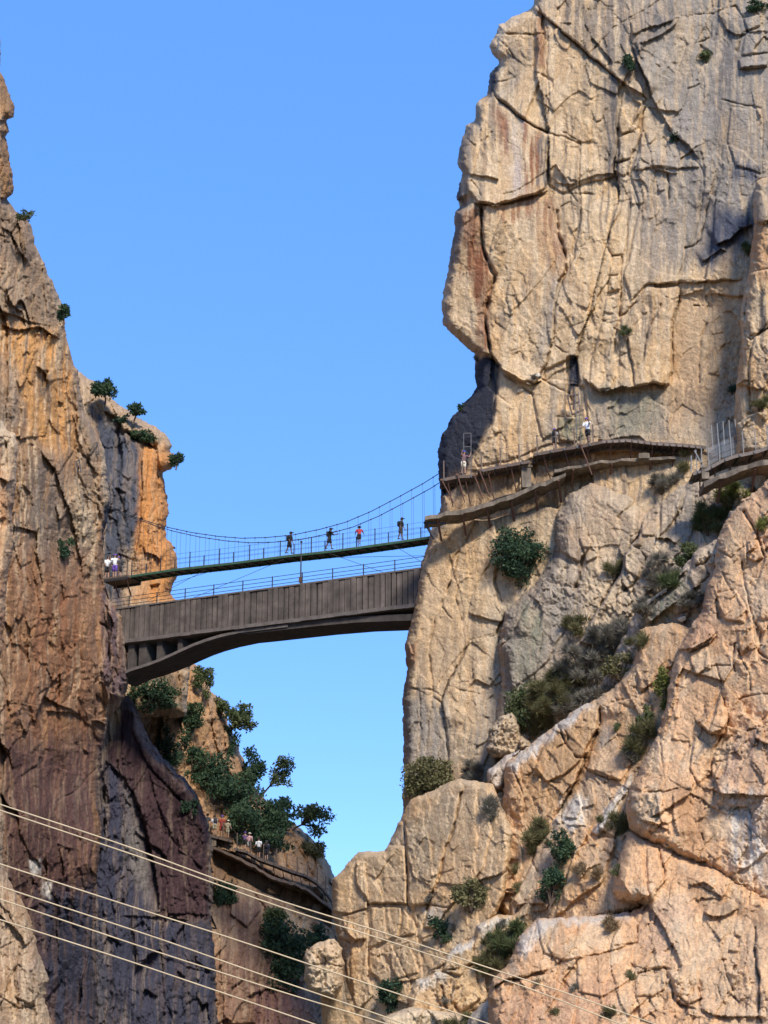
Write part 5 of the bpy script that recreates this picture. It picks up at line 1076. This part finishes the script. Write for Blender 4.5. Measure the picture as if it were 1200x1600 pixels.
GT = 'trees on the left side of the gorge'; GS = 'shrubs on the right slope'; GC = 'shrubs growing from cracks in the right cliff'; GL = 'shrubs on the left side of the gorge'
PL = [
 # right cliff
 (984, 100, 14, 25, 'dark', 'dark green cone shaped shrub in the crack at the end of the diagonal ledge', GC, 'leaf', {}),
 (1103, 87, 11, 11, 'green', 'small round shrub on the streaked grey face near the top right', GC, 'leaf', {}),
 (1185, 8, 26, 11, 'dark', 'dark shrub at the top right corner of the cliff', GC, 'leaf', {}),
 (1057, 214, 11, 9, 'dark', 'small dark shrub on the lower end of the fractured tower', GC, 'leaf', {}),
 (978, 517, 10, 15, 'green', 'lone tufted shrub in the middle of the big tan rock face', GC, 'broom', {}),
 (1169, 385, 8, 16, 'green', 'thin shrub in the corner left of the pale pillar, high up', GC, 'broom', {}),
 (1144, 602, 7, 16, 'dark', 'narrow shrub in the corner left of the pale pillar, low down', GC, 'broom', {}),
 (1186, 628, 20, 16, 'olive', 'brownish shrub on the pale pillar at the right edge', GC, 'broom', {}),
 (745, 560, 6, 5, 'grey', 'tiny twiggy plant at the chin of the overhang', GC, 'broom', {}),
 (836, 588, 9, 6, 'grey', 'tiny dry plant beside the white chockstone', GC, 'broom', {}),
 (720, 636, 5, 6, 'dark', 'tiny plant sprouting from the outline of the black flank', GC, 'leaf', {}),
 # right slope
 (812, 862, 45, 50, 'dark', 'large dark green bush below the slanting concrete ledge', GS, 'leaf', {}),
 (1071, 716, 13, 20, 'olive', 'upright yellowish shrub at the end of the slatted boardwalk', GS, 'broom', {}),
 (1035, 752, 30, 22, 'grey', 'wide grey brush under the slatted boardwalk', GS, 'broom', {}),
 (1142, 770, 28, 26, 'bright', 'grassy green tuft under the concrete beam at the right', GS, 'broom', {}),
 (1105, 808, 36, 32, 'green', 'green scrub in the gully left of the orange buttress', GS, 'broom', {}),
 (1072, 872, 20, 26, 'green', 'dark green scrub low in the gully beside the grey ledges', GS, 'leaf', {}),
 (1030, 888, 32, 34, 'grey', 'greyish leafless brush on the slab above the gully', GS, 'broom', {}),
 (1078, 938, 26, 18, 'grey', 'low grey brush on the ledge left of the orange buttress', GS, 'broom', {}),
 (958, 882, 18, 22, 'olive', 'drab shrub on the slab between two diagonal cracks', GS, 'broom', {}),
 (900, 972, 24, 22, 'olive', 'olive shrub at the top of the long scrub belt', GS, 'broom', {}),
 (962, 985, 46, 30, 'grey', 'grey purple brush at the upper end of the scrub belt', GS, 'broom', {}),
 (915, 1030, 52, 38, 'grey', 'broad grey brush in the middle of the scrub belt', GS, 'broom', {}),
 (970, 1042, 32, 28, 'olive', 'olive green bush on the lower edge of the scrub belt', GS, 'leaf', {}),
 (860, 1085, 46, 40, 'olive', 'big olive bush in the lower half of the scrub belt', GS, 'broom', {}),
 (826, 1108, 36, 40, 'green', 'dark olive bush at the bottom end of the scrub belt', GS, 'leaf', {}),
 (895, 1095, 36, 26, 'grey', 'pale grey brush above the whitened rock edge', GS, 'broom', {}),
 (1040, 1078, 14, 38, 'bright', 'tall bright green shrub against the left edge of the buttress', GS, 'leaf', {}),
 (1002, 1150, 28, 32, 'olive', 'olive bush in the notch left of the big buttress', GS, 'broom', {}),
 (968, 1272, 15, 32, 'olive', 'dark shrub in the cleft under the buttress nose', GS, 'broom', {}),
 (670, 1218, 46, 38, 'olive', 'dense brown olive bush on the shoulder of the right cliff', GS, 'leaf', {}),
 (735, 1205, 26, 22, 'grey', 'thin twiggy shrub right of the dense brown bush', GS, 'broom', {}),
 (770, 1258, 14, 26, 'grey', 'wispy shrub in the cleft above the tan blocks', GS, 'broom', {}),
 (834, 1300, 30, 30, 'olive', 'rounded olive shrub hanging over the pale boulder', GS, 'broom', {}),
 (882, 1325, 26, 30, 'dark', 'dark green bush in the shaded cleft, upper part', GS, 'leaf', {}),
 (860, 1385, 26, 38, 'dark', 'dark green bush in the shaded cleft, lower part', GS, 'leaf', {}),
 (905, 1355, 13, 14, 'dry', 'dry brown tuft on the smooth tan block', GS, 'broom', {}),
 (938, 1362, 16, 16, 'dry', 'second dry brown tuft beside the smooth tan block', GS, 'broom', {}),
 (955, 1445, 12, 16, 'dry', 'dry tuft on the crest of the pink rock wall', GS, 'broom', {}),
 (738, 1400, 32, 34, 'olive', 'mixed olive bush left of the light jointed block', GS, 'leaf', {}),
 (690, 1455, 22, 26, 'dark', 'dark shrub at the foot of the tan blocks', GS, 'leaf', {}),
 (800, 1462, 34, 32, 'green', 'green scrub above the pink rock wall', GS, 'broom', {}),
 (765, 1495, 24, 24, 'olive', 'yellowish scrub among the broken steps', GS, 'broom', {}),
 (612, 1548, 24, 34, 'dark', 'dark bush at the bottom right of the gorge mouth', GS, 'leaf', {}),
 (720, 1590, 30, 16, 'olive', 'low scrub along the bottom edge between boulders', GS, 'broom', {}),
 (1192, 818, 9, 18, 'bright', 'small green tuft at the right edge on the orange buttress', GS, 'broom', {}),
 (885, 1062, 34, 26, 'olive', 'olive brush between the big bush and the grey brush of the scrub belt', GS, 'broom', {}),
 (938, 1078, 30, 20, 'grey', 'grey brush along the upper rim of the whitened rock edge', GS, 'broom', {}),
 (1000, 1000, 24, 22, 'olive', 'olive tuft at the top right end of the scrub belt', GS, 'broom', {}),
 (848, 1128, 30, 24, 'olive', 'low scrub spilling round the lodged block', GS, 'broom', {}),
 (1012, 945, 24, 20, 'grey', 'grey tuft under the long pale slab edge', GS, 'broom', {}),
 (1128, 792, 22, 18, 'olive', 'brownish scrub on the rim above the gully', GS, 'broom', {}),
 (1050, 905, 18, 26, 'green', 'slim green scrub strip beside the leafless brush', GS, 'broom', {}),
 (1010, 1120, 14, 18, 'green', 'green shrub in the slot below the bright one', GS, 'leaf', {}),
 (985, 1175, 20, 18, 'grey', 'grey scrub trailing below the notch', GS, 'broom', {}),
 # left side
 (100, 490, 13, 19, 'dark', 'small tree jutting from the left skyline high up', GT, 'leaf', dict(Y=114, name='tree')),
 (164, 606, 21, 24, 'dark', 'bushy tree on top of the left outcrop', GT, 'leaf', dict(Y=144, name='tree')),
 (217, 639, 20, 12, 'dark', 'small flat topped tree on the crest of the left outcrop', GT, 'leaf', dict(Y=145, name='tree', foot=(208, 660))),
 (275, 719, 11, 13, 'dark', 'small tree leaning out from the nose of the outcrop', GT, 'leaf', dict(Y=146, name='tree')),
 (40, 338, 12, 8, 'green', 'thin fringe of scrub on the left skyline', GL, 'leaf', dict(Y=113)),
 (100, 855, 16, 18, 'dark', 'dark round bush on the shaded left wall', GL, 'leaf', {}),
 (190, 655, 12, 8, 'dark', 'low dark scrub on the sloping top of the outcrop', GL, 'leaf', {}),
 (222, 686, 20, 12, 'dark', 'dark scrub in the hollow near the outcrop nose', GL, 'leaf', {}),
 (238, 1086, 40, 28, 'dark', 'dark bushes in the shade right under the arch', GL, 'leaf', {}),
 (268, 1165, 26, 38, 'dark', 'dark bush on the crest of the reddish slab', GL, 'leaf', {}),
 (318, 1066, 14, 26, 'green', 'scrub on the hillside skyline just under the arch', GL, 'leaf', dict(Y=155)),
 (330, 1225, 42, 40, 'dark', 'large dark thicket above the hikers', GL, 'leaf', {}),
 (378, 1122, 33, 30, 'green', 'spreading tree on the hillside skyline below the arch', GT, 'leaf', dict(Y=158, name='tree', dens=.75, foot=(352, 1152))),
 (352, 1160, 18, 34, 'dark', 'dark bush clinging to the hillside skyline', GL, 'leaf', dict(Y=158)),
 (392, 1208, 25, 36, 'dark', 'dark leafy bush midway down the hillside skyline', GL, 'leaf', dict(Y=159)),
 (441, 1205, 27, 30, 'green', 'open crowned tree standing out against the sky', GT, 'leaf', dict(Y=160, name='tree', dens=.6, foot=(405, 1248))),
 (490, 1280, 30, 30, 'green', 'lowest tree on the hillside, leaning out above the boardwalk', GT, 'leaf', dict(Y=161, name='tree', dens=.75, foot=(456, 1296))),
 (398, 1276, 46, 36, 'dark', 'biggest dark thicket above the hillside boardwalk', GL, 'leaf', dict(Y=156)),
 (372, 1285, 30, 30, 'dark', 'dark bush between the two groups of hikers', GL, 'leaf', dict(Y=153)),
 (485, 1328, 18, 18, 'olive', 'olive scrub on the skyline above the boardwalk curve', GL, 'leaf', dict(Y=161)),
 (350, 1398, 18, 26, 'dark', 'dark bush below the left end of the hillside path', GL, 'leaf', {}),
 (440, 1475, 44, 36, 'dark', 'large dark bush in the shaded hollow below the path', GL, 'leaf', {}),
 (448, 1525, 34, 28, 'dark', 'dark bush left of the pale angular boulder', GL, 'leaf', {}),
 (300, 1120, 18, 22, 'dark', 'dark bush on the hillside just right of the slab crest, upper one', GL, 'leaf', {}),
 (300, 1190, 26, 26, 'dark', 'dark bush on the hillside right of the slab crest, lower one', GL, 'leaf', {}),
 (365, 1235, 30, 30, 'dark', 'dark bush filling the middle of the hillside belt', GL, 'leaf', {}),
 (440, 1268, 26, 24, 'dark', 'dark bush on the skyline between two trees', GL, 'leaf', dict(Y=159)),
 (425, 1312, 34, 22, 'dark', 'low dark thicket right above the curving boardwalk', GL, 'leaf', dict(Y=154.5)),
 (345, 1105, 16, 22, 'green', 'green bush under the highest hillside tree', GL, 'leaf', dict(Y=157)),
 (300, 1262, 16, 14, 'dark', 'small dark bush just above the first hikers', GL, 'leaf', {}),
 (425, 1440, 22, 20, 'green', 'green scrub at the top of the shaded hollow', GL, 'leaf', {}),
 (500, 1465, 18, 16, 'dark', 'small dark shrub above the pale angular boulder', GL, 'leaf', {}),
]
for i, (u, v, rx, ry, kd, lab, grp, sty, kw) in enumerate(PL):
    plant(u, v, rx, ry, kd, lab, grp, sty, seed=i, **kw)

r_ = random.Random(3); k = 0
while k < 20:                            # small tufts in the joints of the right slope
    u = r_.uniform(640, 1000); v = r_.uniform(860, 1590)
    if v < 1400 - (u - 560) * .75 + r_.uniform(-60, 60) or surf(u, v) > 120: continue
    q = r_.uniform(5, 11); plant(u, v, q, q * .9, r_.choice(['dry', 'olive', 'grey', 'olive', 'green']), 'small scrubby tuft rooted in a rock joint of the right slope', 'small tufts in the joints of the right slope', 'broom', seed=300 + k, name='tuft'); k += 1
# small loose stones
STM = paint('pale_stone', (.50, .43, .33), .9, 0, (.7, 1.2), 3, .04)
def stone(u, v, r, label, squash=.7):
    Y = surf(u, v); Y = (Y if Y < 1e8 else 112) - r * .3 * .042; bm = bmesh.new(); bmesh.ops.create_icosphere(bm, subdivisions=3, radius=1); R = r * Y / F; r_ = random.Random(int(u * 7 + v))
    pls = [(Vector((r_.gauss(0, 1), r_.gauss(0, 1), r_.gauss(0, 1))).normalized(), r_.uniform(.6, .85)) for _ in range(11)]
    for q in bm.verts:
        for nn, dd in pls:
            e = q.co.dot(nn) - dd
            if e > 0: q.co -= nn * e
        q.co = Vector((q.co.x * R, q.co.y * R, q.co.z * R * squash))
    me = bpy.data.meshes.new('stone'); bm.to_mesh(me); bm.free()
    o = link('stone', me, None, STM); o.location = at(u, v, Y); tag(o, label, 'stone')
stone(840, 588, 8, 'white chockstone wedged under the big slab, upper one'); stone(812, 611, 6, 'white chockstone wedged in the crack, lower one')
stone(1117, 865, 10, 'angular whitish rock perched on the grey ledges'); stone(1066, 967, 8, 'pale stone in the gully beside the brush')
# ------------------------------------------------------------------ people
def person(u, v, Y, hpx, face, label, group, shirt, shorts, hat, pack=None, stride=.0, armL=(.2, .2, .15), armR=(.2, .2, .15), skin='skin', hair=BRH, lean=.06, headyaw=0):
    """feet at (u, v, Y); hpx = height on the photograph; face = yaw, 0 looks at +x; arm = (forward angle, elbow bend, sideways)"""
    H = hpx * Y / F / 1.0; base = at(u, v, Y)
    root = thing('person', label, 'person', tuple(base), group)
    rot = Matrix.Rotation(face, 3, 'Z')
    def w(p): return base + rot @ (Vector(p) * H)
    # joints, x forward, y left, z up, in body heights
    hip = Vector((0, 0, .525)); chest = Vector((lean * .5, 0, .72)); neck = Vector((lean * .8, 0, .835)); head = Vector((lean + .012, 0, .925))
    J = {}
    for sgn, nm, ph in ((1, 'L', stride), (-1, 'R', -stride)):
        h = hip + Vector((0, .052 * sgn, -.02)); kb = max(.04, -ph * .9 + .06)
        kn = h + .245 * Vector((math.sin(ph), 0, -math.cos(ph))); an = kn + .235 * Vector((math.sin(ph - kb), 0, -math.cos(ph - kb)))
        J['hip' + nm], J['knee' + nm], J['ank' + nm] = h, kn, an
    low = min(J['ankL'].z, J['ankR'].z) - .038
    sh_ = Vector((0, 0, -low))
    hip, chest, neck, head = hip + sh_, chest + sh_, neck + sh_, head + sh_
    for k in list(J): J[k] = J[k] + sh_
    for sgn, nm, arm in ((1, 'L', armL), (-1, 'R', armR)):
        fwd, el, out = arm; s = neck + Vector((-.005, .105 * sgn, -.03))
        d1 = Vector((math.sin(fwd) * math.cos(out), math.sin(out) * sgn, -math.cos(fwd) * math.cos(out)))
        e = s + .17 * d1; f2 = fwd + el
        d2 = Vector((math.sin(f2) * math.cos(out * .4), math.sin(out * .3) * sgn, -math.cos(f2) * math.cos(out * .4))); wr = e + .145 * d2
        J['sho' + nm], J['elb' + nm], J['wri' + nm], J['hd' + nm] = s, e, wr, d2
    # one continuous skinned body
    vs = []; es = []; rs = []
    def add(p, r, par=None):
        vs.append(w(p) - base); rs.append(r * H); i = len(vs) - 1
        if par is not None: es.append((par, i))
        return i
    ip = add(hip, .075); ib = add(hip.lerp(chest, .55), .068, ip); ic = add(chest + Vector((0, 0, .03)), .078, ib); ink = add(neck, .033, ic)
    ih = add(head + Vector((-.004, 0, -.035)), .038, ink); ih2 = add(head + Vector((0, 0, .015)), .058, ih); add(head + Vector((-.003, 0, .055)), .036, ih2); add(head + Vector((.062, 0, -.004)), .009, ih2)
    for sg in (1, -1): add(head + Vector((-.004, .062 * sg, -.002)), .010, ih2)
    for nm, sg in (('L', 1), ('R', -1)):
        a = add(J['hip' + nm], .056, ip); a = add(J['hip' + nm].lerp(J['knee' + nm], .5), .046, a); a = add(J['knee' + nm], .034, a); a = add(J['knee' + nm].lerp(J['ank' + nm], .35), .034, a); a = add(J['ank' + nm], .021, a)
        a = add(J['ank' + nm] + Vector((.03, 0, -.022)), .020, a); add(J['ank' + nm] + Vector((.085, 0, -.026)), .016, a)
        a = add(J['sho' + nm], .037, ic); a = add(J['sho' + nm].lerp(J['elb' + nm], .5), .028, a); a = add(J['elb' + nm], .022, a); a = add(J['elb' + nm].lerp(J['wri' + nm], .4), .022, a); a = add(J['wri' + nm], .014, a)
        d = J['hd' + nm]; side = Vector((-d.z, 0, d.x)) if abs(d.z) > .2 else Vector((0, 0, 1)); palm = add(J['wri' + nm] + d * .035, .016, a)
        for q, ln in ((-.014, .043), (-.005, .052), (.005, .049), (.014, .038)):
            k1 = add(J['wri' + nm] + d * .055 + side * q, .0062, palm); k2 = add(J['wri' + nm] + d * (.055 + ln * .55) + side * q + Vector((0, -.004 * sg, 0)), .0055, k1); add(J['wri' + nm] + d * (.055 + ln * .9) + side * q + Vector((0, -.013 * sg, 0)), .0045, k2)
        t1 = add(J['wri' + nm] + d * .03 + side * .024, .0065, palm); add(J['wri' + nm] + d * .052 + side * .036, .0055, t1)
    me = bpy.data.meshes.new('body'); me.from_pydata([tuple(p) for p in vs], es, [])
    tmp = bpy.data.objects.new('tmp', me); COL.objects.link(tmp)
    md = tmp.modifiers.new('s', 'SKIN'); me.skin_vertices
    for i, r in enumerate(rs): me.skin_vertices[0].data[i].radius = (r, r); me.skin_vertices[0].data[i].use_root = (i == 0)
    sb = tmp.modifiers.new('d', 'SUBSURF'); sb.levels = 1; sb.render_levels = 1
    dg = bpy.context.evaluated_depsgraph_get(); bme = bpy.data.meshes.new_from_object(tmp.evaluated_get(dg)); bpy.data.objects.remove(tmp)
    bme.polygons.foreach_set('use_smooth', [True] * len(bme.polygons))
    bme.materials.clear(); link('body', bme, root, M[skin])
    g = lambda p, f=0: w(p)
    hd_side = rot @ Vector((0, 1, 0)); fw = rot @ Vector((1, 0, 0))
    def ell(mb, pts, n=12):   # torso rings: (centre, half depth, half width)
        rings = []
        for c, a, b in pts: rings.append([w(c) + fw * (a * H * math.cos(2 * math.pi * k / n)) + hd_side * (b * H * math.sin(2 * math.pi * k / n)) for k in range(n)])
        vs_ = [p for r in rings for p in r]; fs = [(i * n + k, i * n + (k + 1) % n, (i + 1) * n + (k + 1) % n, (i + 1) * n + k) for i in range(len(pts) - 1) for k in range(n)]
        fs += [tuple(range(n - 1, -1, -1)), tuple((len(pts) - 1) * n + k for k in range(n))]; mb.add(vs_, fs)
    mb = MB(); ell(mb, [(hip + Vector((0, 0, -.01)), .080, .097), (hip.lerp(chest, .3), .076, .088), (chest, .086, .108), (neck + Vector((0, 0, -.045)), .072, .118), (neck + Vector((0, 0, -.012)), .05, .075), (neck + Vector((0, 0, .008)), .036, .04)])
    for nm in 'LR': mb.tube([w(J['sho' + nm] + Vector((0, 0, .004))), w(J['sho' + nm].lerp(J['elb' + nm], .5)), w(J['sho' + nm].lerp(J['elb' + nm], .92))], [.048 * H, .042 * H, .040 * H], 8)
    mb.build('shirt', cloth(*shirt), root, True)
    mb = MB(); ell(mb, [(hip + Vector((0, 0, -.07)), .07, .09), (hip + Vector((0, 0, -.03)), .086, .102), (hip + Vector((0, 0, .025)), .082, .096)])
    for nm in 'LR': mb.tube([w(J['hip' + nm] + Vector((0, 0, .01))), w(J['hip' + nm].lerp(J['knee' + nm], .5)), w(J['hip' + nm].lerp(J['knee' + nm], .88))], [.066 * H, .058 * H, .056 * H], 8)
    mb.build('shorts', cloth(*shorts), root, True)
    mb = MB()
    for nm in 'LR':
        a = J['ank' + nm]; mb.tube([w(a + Vector((-.03, 0, -.014))), w(a + Vector((.02, 0, -.012))), w(a + Vector((.07, 0, -.022))), w(a + Vector((.105, 0, -.027)))], [.024 * H, .029 * H, .023 * H, .012 * H], 8)
    mb.build('shoes', cloth(*DGR), root, True)
    mb = MB(); mb.ball(w(head + Vector((-.012, 0, .004))), (.068 * H, .066 * H, .072 * H), lo=-.35); mb.build('hair', cloth(*hair), root, True)
    if hat:
        mb = MB(); mb.ball(w(head + Vector((-.006, 0, .018))), (.074 * H, .072 * H, .074 * H), lo=.0)
        if hat[1] == 'cap':
            c = w(head + Vector((.085, 0, .022))); mb.box(c, fw * .045 * H, hd_side * .045 * H, Vector((0, 0, .006 * H)))
        if hat[1] == 'sun':
            n = 14; c = w(head + Vector((-.004, 0, .02))); mb.add([c + fw * (.12 * H * math.cos(2 * math.pi * k / n)) + hd_side * (.115 * H * math.sin(2 * math.pi * k / n)) for k in range(n)] + [c + Vector((0, 0, .012 * H)) + fw * (.11 * H * math.cos(2 * math.pi * k / n)) + hd_side * (.105 * H * math.sin(2 * math.pi * k / n)) for k in range(n)], [tuple(range(n - 1, -1, -1)), tuple(range(n, 2 * n))] + [(k, (k + 1) % n, n + (k + 1) % n, n + k) for k in range(n)])
        mb.build('helmet' if hat[1] == 'helmet' else 'hat', cloth(*hat[0]), root, True)
    mb = MB()
    for sg in (1, -1): mb.ball(w(head + Vector((.054, .022 * sg, .004))), .007 * H, 6, 4)
    mb.build('eyes', cloth(*BLK), root, True)
    if pack:
        c = chest + Vector((-.125, 0, .015)); mb = MB()
        ell(mb, [(c + Vector((0, 0, -.125)), .035, .06), (c + Vector((0, 0, -.11)), .058, .085), (c, .064, .092), (c + Vector((0, 0, .085)), .055, .085), (c + Vector((0, 0, .115)), .03, .05)], 10)
        for sg in (1, -1): mb.tube([w(chest + Vector((-.08, .06 * sg, .09))), w(neck + Vector((0, .068 * sg, -.005))), w(chest + Vector((.092, .07 * sg, .02))), w(chest + Vector((-.05, .10 * sg, -.09)))], .012 * H, 5)
        mb.build('backpack', cloth(*pack), root, True)
    return root
pi = math.pi; dx = math.atan2(ax_.y, ax_.x)
GB = 'hikers on the suspension footbridge'
def onfb(u, v, off=.6): return onplane(u, v, OF + off).y
# on the footbridge
person(452, 865, onfb(452, 865), 37, dx, 'hiker in black with cap and backpack, leftmost on the footbridge', GB, BLK, BLK, (BLK, 'cap'), BLK, .20, (.1, .3, .1), (-.1, .5, .1), 'shadeskin')
person(514.5, 858, onfb(514, 858), 36, dx, 'hiker in black with backpack holding a phone out in front on the footbridge', GB, BLK, BLK, (BLK, 'cap'), BLK, .22, (.75, 1.0, .15), (1.15, .55, .1), 'shadeskin')
person(561, 851.5, onfb(561, 851), 33, dx + 1.9, 'hiker in red shirt and black shorts on the footbridge', GB, RED, BLK, (BLK, 'sun'), None, .14, (.2, 1.0, .55), (.25, .9, .55), 'shadeskin')
person(626, 843, onfb(626, 843), 37, dx, 'hiker with backpack striding at the right end of the footbridge', GB, BLK, DGR, (BLK, 'cap'), BLK, .12, (.15, .3, .1), (-.15, .4, .1), 'shadeskin')
# landing on the left
GP = 'hikers on the left landing'
yl = onplane(175, 903, OF + .6).y
person(167, 905, yl, 38, -pi / 2 + .4, 'person in white shirt and dark shorts, left on the landing by the cliff', GP, WHT, BLK, (DGR, 'helmet'), None, .08, (.2, .7, .2), (.2, .6, .2))
person(178.5, 904, yl - .2, 40, -pi / 2, 'person in white shirt holding a camera up on the left landing', GP, WHT, PPL, (PPL, 'helmet'), None, .05, (.85, 1.9, .3), (.95, 1.8, .3))
person(186.5, 903, yl + .9, 36, pi, 'person in dark clothes half hidden at the right of the left landing', GP, DGR, BLK, (PPL, 'helmet'), DGR, .1)
# right boardwalk
GR = 'hikers on the right boardwalk'
person(724.5, 741, 115.3, 40, -pi / 2 + .5, 'photographer with blue helmet and white shorts on the lowest boardwalk', GR, ('dusky', (.16, .09, .10)), CRM, (BLU, 'helmet'), None, .08, (1.0, 1.75, .5), (1.1, 1.6, .5))
person(867, 701.5, 113.5, 37, pi / 2 - .3, 'person in grey shirt with purple helmet and dark pack, left of the ladder', GR, GRY, BLK, (PPL, 'helmet'), BLK, .06, (.5, 1.2, .2), (.3, .8, .2))
person(919, 692.5, 112.5, 44, -pi / 2 - .5, 'person in white top, black shorts and purple helmet beside the ladder', GR, WHT, BLK, (PPL, 'helmet'), None, .15, (1.0, 1.2, .3), (.4, .9, .3))
# hillside path
GH = 'hikers on the hillside boardwalk'
for u, v, hp, f, lab, sh1, so1, ht, pk in (
  (323, 1304, 32, -1.2, 'dark clothed hiker, first from the left on the hillside path', DGR, BLK, (BLK, 'cap'), None),
  (335, 1306, 32, 2.0, 'hiker in white shirt seen from behind on the hillside path', WHT, KHA, (BRH, 'cap'), DGR),
  (346, 1308, 33, -1.4, 'hiker in red top on the short hillside boardwalk', ORG, ORG, (PPL, 'helmet'), None),
  (355, 1310, 28, -1.0, 'small hiker in khaki with pale hat beside the red one', KHA, KHA, (CRM, 'sun'), None),
  (389, 1332, 30, -1.3, 'hiker in pinkish shirt and pale hat heading the lower group', PNK, GRY, (CRM, 'sun'), None),
  (404, 1341, 31, -1.7, 'hiker in white shirt with crossed straps in the lower group', WHT, BLK, (BRH, 'cap'), BLK),
  (416, 1345, 31, 1.6, 'hiker in dark clothes at the right of the lower group', NVY, BLK, (DGR, 'cap'), BLK),
  (382, 1328, 28, 1.4, 'hiker in purple top behind the lower group', ('violet', (.12, .07, .16)), BLK, (PPL, 'helmet'), None)):
    Yp = float(np.interp(u, [a for a, _ in LY], [b for _, b in LY])) + .45
    person(u, v, Yp, hp, f, lab, GH, sh1, so1, ht, pk, .1, (.2, .6, .2), (.3, .8, .2))
for o in bpy.data.objects:
    if '_o' in o: del o['_o']
